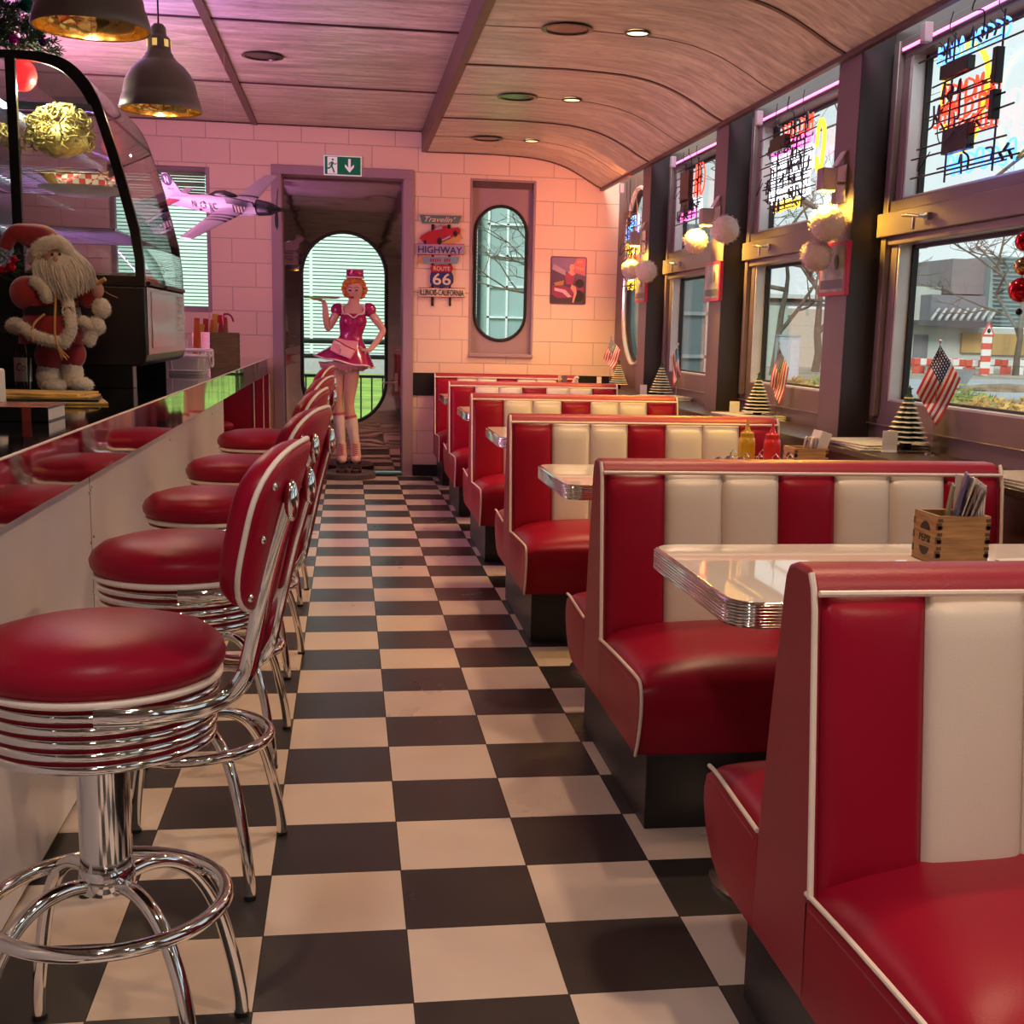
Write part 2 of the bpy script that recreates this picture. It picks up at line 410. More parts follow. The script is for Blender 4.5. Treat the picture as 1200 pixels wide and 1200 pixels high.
# window wall
def gl(mb, x, y0, y1, z0, z1): mb.box(x-.003,x+.003,y0,y1,z0,z1)
mb = MB().box(2.5,2.62,-6,YB+.3,0,.80)
struct('wall_right', mb, SHELF, smooth=0)
struct('trim_%d' % k, MB().box(2.5,2.62,-6,YB,2.60,3.1), FRAME, smooth=0); k += 1
wn = 1
PINK = mat('pink_highlight_glow', (.9,.3,.6), .4, emit=(1,.12,.45), es=5)
for i, p in enumerate(PY0):
    a = p+PW; b = (PY0[i+1] if i < len(PY0)-1 else YB)
    mb = MB(); mb.cur = 0; mb.box(2.36,2.56,p+.012,p+PW,0,2.56)
    o = struct('trim_%d' % k, mb, POSTB, bevel=.003); k += 1
    struct('trim_%d' % k, MB().box(2.357,2.56,p,p+.012,0,2.56), POST, bevel=.002); k += 1
    if i < len(PY0)-1:
        w = struct('window_%d' % wn, MB().box(2.50,2.60,a,b,.80,1.0).box(2.50,2.60,a,b,2.43,2.60).box(2.50,2.60,a,a+.17,1.0,2.43).box(2.50,2.60,b-.17,b,1.0,2.43).box(2.46,2.60,a+.03,b-.03,1.70,1.80).box(2.485,2.60,a+.08,b-.08,1.665,1.70).box(2.485,2.60,a+.08,b-.08,1.80,1.85), FRAME, bevel=.004)
        # jamb profiles and drip line
        q = MB().box(2.475,2.50,a+.05,a+.10,.93,2.50).box(2.475,2.50,b-.10,b-.05,.93,2.50).box(2.484,2.50,a,b,.895,.90).box(2.484,2.50,a+.10,b-.10,2.45,2.50).build('frame_profile', FRAME, w, bevel=.003)
        q = MB()
        for z0, z1 in ((1.0,1.665),(1.85,2.43)):
            q.box(2.505,2.57,a+.17,a+.185,z0,z1).box(2.505,2.57,b-.185,b-.17,z0,z1).box(2.51,2.57,a+.17,b-.17,z0,z0+.012)
        q.build('glazing_bead', FRAMEW, w)
        q = MB()
        for z0, z1 in ((1.0,1.665),(1.85,2.43)):
            q.box(2.56,2.585,a+.185,a+.20,z0,z1).box(2.56,2.585,b-.20,b-.185,z0,z1).box(2.56,2.585,a+.17,b-.17,z1-.015,z1).box(2.56,2.585,a+.17,b-.17,z0+.012,z0+.022)
        q.build('rubber_gasket', RUB, w)
        q = MB(); gl(q,2.575,a+.17,b-.17,1.0,1.665); gl(q,2.575,a+.17,b-.17,1.85,2.43); q.build('pane', GLASS, w, smooth=0)
        hy = b-.53
        q = MB().box(2.44,2.462,hy-.03,hy+.0,1.735,1.765).tube([(2.445,hy-.015,1.75),(2.415,hy-.015,1.75),(2.41,hy+.03,1.755),(2.41,hy+.13,1.765)],.008).box(2.405,2.415,hy+.02,hy+.035,1.70,1.752)
        q.build('handle', CHR2, w, bevel=.002)
        wn += 1
    else:
        hole = capsule(7.955, 1.02, 2.42, .90, 18)
        w = struct('window_%d' % wn, panel_with_hole(a, b, .80, 2.60, hole, 2.50, 2.56, 0), POSTB, smooth=40); wn += 1
        MB().tube([(2.495,u,v) for u,v in hole],.018,10,True).build('curved_frame', mat('white_gloss_frame', (.8,.78,.76), .15, .5), w)
        MB().tube([(2.53,u,v) for u,v in capsule(7.955,1.05,2.39,.84,18)],.016,8,True).build('rubber_gasket', RUB, w)
        MB().prism(hole, 2.545, 2.551, 0).build('pane', GLASS, w, smooth=0)

# left window in the back wall, with an open venetian blind
w = struct('window_%d' % wn, MB().box(LW[0],LW[1],YB+.08,YB+.16,LW[2],LW[2]+.05).box(LW[0],LW[1],YB+.08,YB+.16,LW[3]-.05,LW[3]).box(LW[0],LW[0]+.04,YB+.08,YB+.16,LW[2],LW[3]).box(LW[1]-.03,LW[1],YB-.005,YB+.16,LW[2],LW[3]), DFR, bevel=.003); wn += 1
MB().box(LW[0],LW[1],YB+.11,YB+.116,LW[2],LW[3]).build('pane', GLASS, w)
mb = MB()
for i in range(11): z = LW[3]-.04-.021*i; mb.add([(LW[0]+.02,YB+.02,z),(LW[1]-.04,YB+.02,z),(LW[1]-.04,YB+.055,z-.010),(LW[0]+.02,YB+.055,z-.010)], [(0,1,2,3)])
ob = mb.build('blind_slats', DFR, w); md = ob.modifiers.new('th','SOLIDIFY'); md.thickness = .0015

# tall window with capsule pane
w = struct('window_%d' % wn, panel_with_hole(TW[0], TW[1], TW[2], TW[3]-.055, capsule(1.485,1.185,2.315,.44,16), YB+.06, YB+.10), DFR, smooth=40); wn += 1
MB().box(TW[0],TW[1],YB+.02,YB+.10,TW[3]-.055,TW[3]).build('blind_box', mat('dark_blind_box', (.10,.06,.06), .5), w)
MB().box(TW[0]-.012,TW[1]+.012,YB-.035,YB+.06,TW[2]-.03,TW[2]).build('window_sill', DFR, w, bevel=.006)
MB().box(TW[0]-.012,TW[0]+.006,YB-.006,YB+.06,TW[2],TW[3]).box(TW[1]-.006,TW[1]+.012,YB-.006,YB+.06,TW[2],TW[3]).box(TW[0]-.012,TW[1]+.012,YB-.006,YB+.06,TW[3],TW[3]+.015).build('window_reveal', DFR, w, bevel=.002)
MB().tube([(u,YB+.055,v) for u,v in capsule(1.485,1.185,2.315,.44,16)],.014,8,True).build('rubber_gasket', RUB, w)
MB().prism(capsule(1.485,1.185,2.315,.44,16), YB+.075, YB+.081).build('pane', GLASS, w, smooth=0)

# door: mauve frame, polished steel leaf with capsule pane
YD = 8.96
STEEL = mat('polished_door_steel', (.48,.36,.40), .03, 1, var=.05, wave=.0022, bscale=1.6, stretch=(.5,1,3.0))
d = struct('door_1', panel_with_hole(-.36, .645, .02, 2.50, capsule(.15,.44,2.065,.72,20), YD, YD+.05), STEEL, smooth=40)
MB().box(-.444,-.36,YB-.02,YD+.06,0,2.50).box(.645,.732,YB-.02,YD+.06,0,2.50).box(-.444,.732,YB-.02,YD+.06,2.50,2.573).build('door_frame', DFR, d, bevel=.005)
MB().tube([(u,YD-.004,v) for u,v in capsule(.15,.44,2.065,.72,20)],.016,8,True).build('rubber_gasket', RUB, d)
MB().prism(capsule(.15,.44,2.065,.72,20), YD+.02, YD+.026).build('pane', GLASS, d, smooth=0)
MB().tube([(.60,YD,.80),(.60,YD-.05,.80),(.48,YD-.055,.80)],.009).box(.585,.615,YD-.008,YD,.72,.88).build('door_handle', CHR, d, bevel=.002)
MB().box(-.36,.645,YB,YD+.3,-.002,.008).build('threshold', BLKM, d)

# exit sign over the door
e = thing('exit_sign', 'green and white running-man sign over the steel door', 'sign', (.143,YB,2.503))
MB().box(-.155,.155,-.028,-.022,0,.158).build('sign_border', SWH, e, bevel=.001)
MB().box(-.147,.147,-.031,-.027,.008,.150).build('green_panel', GRN, e)
MB().box(-.125,-.045,-.034,-.030,.012,.146).build('white_door', SWH, e)
P_ = lambda L, w_: MB().tube([(a,-.0355,b) for a,b in L], w_, 6)
mb = MB().ball((-.082,-.0355,.125),.009,10,6,(1,.3,1))
for L, w_ in (([(-.085,.108),(-.092,.075)],.010), ([(-.092,.075),(-.080,.052),(-.070,.022)],.006), ([(-.092,.075),(-.110,.056),(-.128,.054)],.006), ([(-.087,.105),(-.066,.088),(-.050,.095)],.004), ([(-.087,.105),(-.108,.095),(-.112,.078)],.004)):
    mb.tube([(a,-.0355,b) for a,b in L], w_, 6)
mb.build('running_figure', GRN, e)
MB().prism([(.045,.135),(.045,.065),(.018,.092),(.018,.070),(.055,.026),(.092,.070),(.092,.092),(.065,.065),(.065,.135)], -.0345,-.030).build('arrow', SWH, e)

# recessed ceiling lights
DL = [(.0,0)]
BRZ = mat('dark_downlight', (.05,.045,.04), .25, .8)
LAMP = mat('lamp_glow', (1,.85,.65), .4, emit=(1,.72,.42), es=2.2)
def downlight(x, y, z, r, label, grp, glow=True):
    o = thing('ceiling_light', label, 'ceiling light', (x,y,z), 0, grp)
    MB().lathe([(r*.78,0),(r,-.004),(r*1.02,-.010),(r*.86,-.012),(r*.80,-.004),(r*.78,0)],36).build('trim_ring', BRZ, o)
    MB().lathe([(.001,-.0035),(r*.80,-.0025),(r*.80,-.006),(.001,-.0055)],30).build('lens' if glow else 'baffle', LAMP if glow else mat('baffle_dark', (.03,.028,.025), .2, .6), o)
    return o
WH = ['nearest the camera', 'second from the camera', 'nearest the back wall']
for i, y in enumerate((4.20,6.05,7.84)):
    downlight(1.245,y,2.728,.125,'large unlit round recessed light in the low ceiling, '+WH[i],'large recessed lights', False)
    downlight(1.59,y-.03,2.722,.065,'small glowing spot on the curved ceiling, '+WH[i],'small recessed spots')
downlight(-.33,6.06,2.889,.125,'round unlit recessed light in the raised left ceiling','large recessed lights', False)
# ============================================================ BOOTHS
BW = 1.235
def xs_(s): return BW*s
def seat_mesh(sgn):
    """sgn -1: the cushion facing the camera, +1: the one behind the backrest"""
    mb = MB(); rings = []
    N = 26
    for i in range(N+1):
        t = i/N; s = .5-.5*cos(PI*t); s = .5*s+.5*t
        x = BW*s; dm = (1-abs(2*s-1)**5)**.6 if 0 < s < 1 else 0
        bulge = (1-abs(2*s-1)**14)**.5 if 0 < s < 1 else .0
        if sgn < 0:
            pr = [(-.06,.20),(-.50,.20),(-.552,.20),(-.575,.245),(-.592,.30),(-.598,.345),(-.592,.382),(-.572,.398+.012*dm),(-.53,.402+.035*dm),(-.45,.400+.055*dm),(-.34,.397+.066*dm),(-.22,.392+.068*dm),(-.12,.386+.064*dm),(-.05,.380+.060*dm)]
        else:
            pr = [(.18,.20),(.33,.20),(.40,.202),(.455,.222),(.505,.265),(.530,.315),(.532,.355),(.518,.388),(.490,.402+.014*dm),(.43,.404+.04*dm),(.36,.400+.055*dm),(.28,.396+.062*dm),(.22,.392+.062*dm),(.18,.39+.06*dm)]
        e = .010*(1-bulge)
        cy = -.3 if sgn < 0 else .35
        ring = []
        for y, z in pr:
            ring.append((x, y+(cy-y)*e*3 if abs(y-cy) > .1 else y, z-(e if z > .35 else 0)))
        rings.append(ring)
    return mb.loft(rings)
def slab_outline(inset=0.):
    i = inset
    return [(-.078+i,.195+i),(-.074+i,.38),(-.012+i,.84),(-.004+i,.875),(.012+i*.5,.893-i),(.035,.900-i),(.085,.900-i),(.112-i*.5,.892-i),(.126-i,.872),(.132-i,.84),(.165-i,.60),(.19-i,.38),(.195-i,.195+i)]
def near_face(z): return -.074+(z-.38)*(.062/.46)
def far_face(z): return .19-(z-.38)*(.058/.46)
def channel_mesh(k, sgn):
    x0 = .012+k*(BW-.024)/7; w = (BW-.024)/7; mb = MB(); U, V = 12, 14; g = []
    for j in range(V+1):
        v = j/V; z = .385+(.862-.385)*v; row = []
        for i in range(U+1):
            u = i/U; b = (max(0,1-abs(2*u-1)**2.6))**.55*(max(0,1-abs(2*v-1)**9))**.5
            yb = near_face(z)-(.004+.022*b) if sgn < 0 else far_face(z)+(.004+.022*b)
            row.append((x0+w*(.004+.992*u), yb, z))
        g.append(row)
    vs = [p for r in g for p in r]; fs = [(j*(U+1)+i, j*(U+1)+i+1, (j+1)*(U+1)+i+1, (j+1)*(U+1)+i) for j in range(V) for i in range(U)]
    mb.add(vs, fs)
    # close the rim back to the slab
    rim = [g[0][i] for i in range(U+1)]+[g[j][U] for j in range(1,V+1)]+[g[V][i] for i in range(U-1,-1,-1)]+[g[j][0] for j in range(V-1,0,-1)]
    d = .012 if sgn < 0 else -.012
    n = len(rim); mb.add(rim+[(p[0],p[1]+d,p[2]) for p in rim], [(i,(i+1)%n,n+(i+1)%n,n+i) for i in range(n)])
    return mb
def make_booth(double=True, single_front=True):
    t = thing('diner_booth', 'x', 'booth')
    MB().box(.03,BW-.03,-.555,.30 if double else .14,0,.20).build('plinth', BLK, t, bevel=.003)
    seat_mesh(-1).build('seat', RED, t, smooth=60)
    MB().prism([(a,b) for a,b in slab_outline()], 0, BW, 0).build('backrest_frame', DRED, t, bevel=.009, smooth=50)
    cols = [RED,WHT,WHT,RED,WHT,WHT,RED]
    for k in range(7):
        o = channel_mesh(k,-1).build('back_channel', cols[k], t, smooth=70)
        if cols[k] is WHT: o['label'] = 'cream back channel'
    mb = MB()
    for x in (-.001, BW+.001):
        mb.tube([(x,near_face(.385)-.006,.385),(x,near_face(.6)-.008,.6),(x,near_face(.84)-.008,.84),(x,-.010,.875),(x,.004,.896)],.0055,8)
        mb.tube(spline([(x,-.062,.386),(x,-.20,.394),(x,-.40,.401),(x,-.545,.404),(x,-.583,.394),(x,-.600,.36),(x,-.598,.31),(x,-.578,.245),(x,-.555,.20)],4),.0045,8)
    mb.tube([(.004,-.022,.868),(BW-.004,-.022,.868)],.0055,8)
    mb.build('piping', PIPE, t)
    # seam on the seat's end panel
    mb = MB()
    for x in (.0015, BW-.0015):
        mb.tube(spline([(x,-.07,.362),(x,-.30,.372),(x,-.52,.378),(x,-.562,.366),(x,-.574,.33),(x,-.556,.25),(x,-.535,.21)],4),.003,6)
    mb.build('seam', DRED, t)
    if double:
        seat_mesh(1).build('seat', RED, t, smooth=60)
        for k in range(7):
            o = channel_mesh(k,1).build('back_channel', cols[k], t, smooth=70)
            if cols[k] is WHT: o['label'] = 'cream back channel'
        mb = MB()
        for x in (-.001, BW+.001):
            mb.tube(spline([(x,.185,.390),(x,.32,.398),(x,.44,.405),(x,.495,.403)],4),.0045,8)
        mb.tube([(.03,.144,.866),(BW-.03,.144,.866)],.0055,8)
        mb.build('piping', PIPE, t)
        mb = MB()
        for x in (.0015, BW-.0015): mb.tube(spline([(x,.205,.366),(x,.33,.372),(x,.465,.380),(x,.50,.366)],4),.003,6)
        mb.build('seam', DRED, t)
    return t
YP = [-.345, 1.347, 3.34, 5.17, 6.93, 8.615]
XB = [.905, .905, .893, .898, .905, .915]
LB = ['red and cream diner booth nearest the camera, cut off at the right edge', 'red and cream diner booth second from the camera, behind the nearest table',
      'red and cream diner booth third from the camera, behind the table with ketchup and mustard', 'red and cream diner booth fourth from the camera', 'red and cream diner booth fifth from the camera', 'red and cream diner booth against the back wall, farthest of the row']
b0 = make_booth()
booths = []
for i in range(6):
    if i < 5: o = b0 if i == 0 else dup(b0)
    else: o = make_booth(False)
    o.location = (XB[i], YP[i], 0); o['label'] = LB[i]; o['group'] = 'red and cream booths by the windows'; booths.append(o)

# ============================================================ TABLES
def rrect(x0, x1, y0, y1, r, n=8, off=0.):
    p = []
    for cx, cy, a0 in ((x1-r,y0+r,-PI/2),(x1-r,y1-r,0),(x0+r,y1-r,PI/2),(x0+r,y0+r,PI)):
        for k in range(n+1): a = a0+PI/2*k/n; p.append((cx+(r+off)*cos(a), cy+(r+off)*sin(a)))
    return p
TL, TD = 1.245, .70
def make_table():
    t = thing('diner_table', 'x', 'table')
    MB().prism(rrect(.006,TL-.006,.006,TD-.006,.07), .718, .7495, 2).build('tabletop', LAM, t, smooth=30)
    rings = []
    zs = []; H = .052
    for k in range(49):
        u = k/48; z = .698+H*u
        if u < .07: off = -.004+.004*(u/.07)
        elif u > .93: off = -.004*((u-.93)/.07)
        else: off = .0022*(-1+abs(sin(PI*(u-.07)/.86*7))**.6*1.)
        rings.append([(a,b,z) for a,b in rrect(0,TL,0,TD,.07,8,off)])
    inner = [[(a,b,z) for a,b in rrect(0,TL,0,TD,.07,8,-.012)] for z in (.75,.698)]
    MB().loft(rings+inner, loop=True).build('ribbed_edge', CHR, t, smooth=60)
    mb = MB()
    for x in (.30, TL-.30):
        mb.lathe([(.036,.03),(.036,.69)],28,(x,TD/2,0)).lathe([(.001,.685),(.09,.685),(.09,.698),(.001,.698)],28,(x,TD/2,0))
    mb.build('column', CHR, t)
    mb = MB()
    for x in (.30, TL-.30): mb.lathe([(.001,0),(.20,0),(.20,.008),(.17,.018),(.05,.032),(.036,.05),(.001,.05)],36,(x,TD/2,0))
    mb.build('base', CHR2, t)
    return t
LT = ['white diner table with ribbed chrome edge, nearest, holding the open oak box', 'white diner table second from the camera, holding ketchup and mustard', 'white diner table third from the camera, between two booths', 'white diner table fourth from the camera', 'white diner table nearest the back wall']
t0 = make_table()
TY = [.10, 1.985, 3.90, 5.70, 7.42]
for i, y in enumerate(TY):
    o = t0 if i == 0 else dup(t0)
    o.location = (.912 if i else .917, y, 0); o['label'] = LT[i]; o['group'] = 'chrome-edged white tables'

# ============================================================ BAR STOOLS
def rim_disc(R, prof, seg=48):
    return MB().lathe(prof, seg)
def make_stool(back=True):
    t = thing('bar_stool', 'x', 'bar stool')
    MB().lathe([(.001,.705),(.170,.705),(.186,.712),(.197,.728),(.199,.742),(.192,.758),(.172,.774),(.13,.786),(.07,.792),(.001,.794)],56).build('seat_cushion', RED, t, smooth=80)
    MB().lathe([(.186,.700),(.193,.703),(.194,.710),(.188,.714),(.182,.708)],56).build('piping', PIPE, t, smooth=80)
    pr = [(.155,.598),(.172,.596)]
    for k in range(5):
        z = .600+k*.0205; r = .172+.0016*k
        pr += [(r+.003,z),(r+.0085,z+.005),(r+.0085,z+.010),(r+.003,z+.0145),(r+.0005,z+.018)]
    pr += [(.184,.703),(.150,.703),(.150,.61)]
    MB().lathe([(.150,.600),(.1735,.600),(.1815,.702),(.150,.702)],64).build('red_band', RED, t, smooth=60)  # solid red ring standing in for red reflections between the chrome ribs
    for k in range(5):
        z = .605+k*.0205; r = .1725+.0017*k
        MB().lathe([(r+.0065*cos(a)+.003, z+.0078*sin(a)) for a in [2*PI*q/10 for q in range(10)]],64).build('chrome_rib', CHR, t, smooth=80)
    MB().lathe([(.001,.61),(.150,.61),(.150,.615),(.001,.615)],32).build('seat_pan', BLKM, t)
    MB().lathe([(.0415,.375),(.0415,.612),(.001,.612)],32).lathe([(.001,.340),(.043,.340),(.045,.347),(.045,.374),(.0425,.380),(.001,.380)],32).build('swivel_post', CHR, t, smooth=50)
    for k in range(4):
        a = PI/4+k*PI/2; pts = spline([(.028,0,.352),(.075,0,.358),(.125,0,.345),(.170,0,.308),(.210,0,.235),(.240,0,.13),(.256,0,.05),(.259,0,.010)],6)
        q = [(p.x*cos(a), p.x*sin(a), p.z) for p in pts]
        lg = MB().tube(q,.0127,14).build('leg', CHR, t, smooth=60)
        x, y = .259*cos(a), .259*sin(a)
        MB().lathe([(.0001,0),(.0138,0),(.0138,.009),(.0001,.009)],14,(x,y,0)).build('foot_cap', BLK2, lg)
    R = .190
    MB().tube([(R*cos(2*PI*k/64),R*sin(2*PI*k/64),.318) for k in range(64)],.0127,14,True).build('foot_ring', CHR, t, smooth=60)
    if back:
        # two flat tubes up the back
        mb = MB()
        for s in (-1,1):
            mb.tube(spline([(.05,s*.186,.690),(.12,s*.172,.690),(.185,s*.135,.690),(.226,s*.105,.702),(.250,s*.096,.730),(.262,s*.092,.77),(.292,s*.09,.90),(.320,s*.088,1.0)],7),.0155,14,flat=.62)
        mb.build('back_tube', CHR, t, smooth=60)
        mb = MB()
        for s in (-1,1): mb.ball((.324,s*.088,1.004),.017,14,10,(.7,1,1.9))
        mb.build('tube_cap', CHR, t, smooth=80)
        # cushion
        def surf(u, v):      # u across -1..1, v up -1..1, on a rounded rectangle
            wd = .175+.010*v; y = u*wd; z = .958+v*.127-.014*(u*u)*(v > 0)*v
            x = .274+(z-.88)*.235-.027*(u*u)
            return Vector((x,y,z))
        seg = 56; fr = []
        def rr(th):
            c_, s_ = cos(th), sin(th); p = 3.4
            q = (abs(c_)**p+abs(s_)**p)**(-1/p); return c_*q, s_*q
        rings = []
        for rad, off in ((.02,-.046),(.3,-.045),(.6,-.043),(.8,-.038),(.92,-.028),(.98,-.014),(1.0,-.002),(1.0,.010),(.985,.014),(.9,.015),(.6,.015),(.02,.015)):
            ring = []
            for k in range(seg):
                a, b = rr(2*PI*k/seg); p = surf(a*rad, b*rad); p.x += off; p.z += off*-.2
                ring.append(p)
            rings.append(ring)
        MB().loft(rings).build('backrest', RED, t, smooth=80)
        rim = []
        for k in range(seg):
            a, b = rr(2*PI*k/seg); p = surf(a*1.012, b*1.012); p.x += .007; rim.append(p)
        MB().tube(rim,.0042,8,True).build('back_piping', PIPE, t, smooth=80)
        mb = MB()
        for s in (-1,1):
            for z in (-.75,-.05,.62):
                p = surf(s*.80, z); mb.ball((p.x+.017,p.y,p.z),.0065,10,6,(.8,1,1))
        mb.build('stud', CHR, t, smooth=80)
        for o in kids(t):
            if o.name.split('.')[0] in ('back_tube','tube_cap','backrest','back_piping','stud'): o.rotation_euler = (0,0,-.04)
    return t
s0 = make_stool()
SP = [(-.216,-.175,-.08),(-.195,.685,-.14),(-.210,1.53,-.06),(-.205,2.48,-.10),(-.215,3.70,-.05)]
SL = ['red bar stool nearest the camera, its round seat in the lower left corner', 'red bar stool second from the camera, behind the nearest one', 'red bar stool third from the camera', 'red bar stool fourth from the camera', 'red bar stool farthest from the camera, near the waitress statue']
for i, (x, y, a) in enumerate(SP):
    o = s0 if i == 0 else dup(s0)
    o.location = (x,y,0); o.rotation_euler = (0,0,a); o['label'] = SL[i]; o['group'] = 'red bar stools along the counter'

o = thing('low_stool','low round red stool behind the far end of the counter','stool',(-.90,8.15,0))
MB().lathe([(.001,.44),(.15,.44),(.17,.455),(.17,.475),(.14,.50),(.001,.508)],40).build('seat_cushion', RED, o, smooth=70)
MB().lathe([(.03,.02),(.03,.44)],20).lathe([(.001,0),(.16,0),(.15,.02),(.001,.03)],30).build('column', CHR, o)
# ============================================================ COUNTER
XC = -.47; CT = 1.0
c = thing('bar_counter', 'long bar counter with glossy black top, steel edge band and pale metal front', 'counter', (0,0,0))
MB().box(-1.25,XC-.004,-5.98,8.60,.955,CT).build('worktop', WORK, c, bevel=.002)
MB().box(XC-.006,XC,-5.98,8.602,.872,CT+.001).build('edge_band', EDGE, c, bevel=.001)
MB().tube([(XC,-5.98,CT),(XC,8.6,CT)],.003,8).build('edge_lip', PIPE, c)
MB().box(-1.25,XC-.03,-5.98,8.60,.880,.955).build('substrate', BLK, c)
XF = -.53
ys = [-5.98,-4.6,-3.0,-1.46]+[at(104.5,561,0,XF).y, at(262,480,0,XF).y]
ye = ys[-1]
for a, b in zip(ys, ys[1:]): MB().box(-1.2,XF,a+.0015,b-.0015,.02,.879).build('front_panel', BARP, c, bevel=.001)
mb = MB()
for y in ys[1:-1]: mb.box(XF-.003,XF+.0004,y-.003,y+.003,.02,.879)
mb.build('panel_seam', BLK, c)
mb = MB()
for y in ys[1:-1]:
    for z in (.10,.24,.38,.52,.66,.80):
        for s in (-.018,.018): mb.ball((XF+.001,y+s,z+(.006 if s > 0 else -.006)),.0045,8,6)
for y in [.6,2.2,3.8]:
    mb.ball((XF+.001,y+.8,.80),.0045,8,6).ball((XF+.001,y+.8,.06),.0045,8,6)
mb.build('rivet', CHR, c)
MB().box(-1.15,XF-.01,-5.98,ye,0,.02).build('kick_plate', BLK, c)
# red end partition under the far end of the counter
c = thing('partition_panel', 'dark red panel with white piping under the far counter end', 'partition', (0,0,0))
MB().box(-1.15,-.60,YB-.16,YB-.10,0,.872).build('panel', RED, c, bevel=.004)
MB().box(-.59,-.47,YB-.12,YB-.02,0,.872).build('end_post', RED, c, bevel=.004)
MB().tube([(-.60,YB-.163,.01),(-.60,YB-.163,.865)],.006).tube([(-.525,YB-.122,.01),(-.525,YB-.122,.865)],.005).tube([(-.475,YB-.122,.01),(-.475,YB-.122,.865)],.005).build('piping', PIPE, c)
MB().box(-1.25,-1.16,ye,YB-.18,0,.872).build('inner_panel', BLK, c)

# counter items -------------------------------------------------------
def oak_box(name, w, d, h, label, cat, grp, loc, rz, m=WOOD, mark=False):
    t = thing(name, label, cat, loc, rz, grp); th = .009
    MB().box(0,w,0,th,0,h).box(0,w,d-th,d,0,h).box(th,w-th,th,d-th,0,.008).build('box_panel', m, t, bevel=.0008)
    MB().box(0,th,th,d-th,0,h).box(w-th,w,th,d-th,0,h).build('side_panel', m, t, bevel=.0008)
    mb = MB(); n_ = 7
    for i in range(n_):
        if i % 2 == 0: continue
        z0 = h*i/n_; z1 = h*(i+1)/n_
        for x in (0, w-th):
            for y in (-.0004, d-th+.0004): mb.box(x-.0003,x+th+.0003,y-.0002,y+th+.0002,z0,z1)
    for i in range(0,n_,1):
        z0 = h*(i+.12)/n_; mb.box(-.0006,.012,-.0006,.0004,z0,z0+h/n_*.5); mb.box(w-.012,w+.0006,-.0006,.0004,z0,z0+h/n_*.5)
    mb.build('dovetail_joint', WOODD, t)
    if mark:
        M = facing((-.0006,d/2,h*.48), (0,-1,0), (0,0,1))
        ink = mat('burnt_mark', (.035,.018,.01), .6)
        text('lettering','PEPSI',ink,t,.055,.018,M,.0006)
        mb = MB()
        for s in (1,-1):
            pts = [(.026*cos(a), s*.014+.026*s*sin(a)*1.0) for a in [PI*(.08+.84*k/14) for k in range(15)]]
            mb.prism([(d/2-a, h*.48+b) for a,b in pts], -.0011, -.0003, 0)
        mb.build('burnt_emblem', ink, t)
    return t
# oak box on the nearest table, with cutlery and napkins
bx = (1.527,.492,.75)
def table_box(loc, label, mark=True):
    return oak_box('caddy_box', .130,.125,.115, label,'box','oak caddies on the booth tables', loc, 0, WOOD, mark)
table_box(bx,'open oak box with dovetailed corners on the nearest table')
SILV = mat('knife_steel', (.6,.58,.60), .18, 1)
CARD = [mat('menu_mauve',(.42,.33,.42),.5), mat('menu_cream',(.72,.66,.58),.5), mat('menu_brown',(.20,.14,.13),.45), mat('menu_blue',(.12,.10,.28),.4), mat('menu_green',(.16,.20,.10),.4)]
def menus(bx, specs, label, name='menu_card', cat='menu', grp='menus standing in the oak boxes', hgt=.19, yaw=True):
    for i, (dx, lean, mi, dz, w) in enumerate(specs):
        mb = MB().box(-w/2,w/2,0,.085,0,hgt+dz); 
        M = Matrix.Translation(Vector(bx)+Vector((dx,.014,.0095+abs(math.sin(lean))*w)))@Matrix.Rotation(-.42 if yaw else 0,4,'Z')@Matrix.Rotation(lean,4,'Y')
        mb.xf(M); o = mb.build(name, CARD[mi], bevel=.0006)
        tag(o, label[i] if isinstance(label, list) else label, cat, grp)
menus(bx, [(.016,.12,4,-.01,.006),(.026,.20,3,.02,.006),(.033,.26,1,.012,.003),(.040,.28,2,.0,.005),(.050,.30,0,-.005,.004),(.058,.32,2,-.012,.003)],
      ['green-edged menu at the left in the nearest oak box','blue-edged menu leaning in the nearest oak box','dark menu leaning third in the nearest oak box','mauve menu leaning fourth in the nearest oak box','dark thin menu leaning fifth in the nearest oak box','cream menu leaning last beside the napkins'], hgt=.185)
for i in range(5):
    x = bx[0]+.090+.006*i
    o = MB().box(x,x+.0045,bx[1]+.012,bx[1]+.112,.7585,.952-.004*i).build('paper_napkin', PAPER, bevel=.0005)
    tag(o, 'white paper napkin stacked upright in the nearest oak box', 'napkin', 'napkins in the nearest oak box')
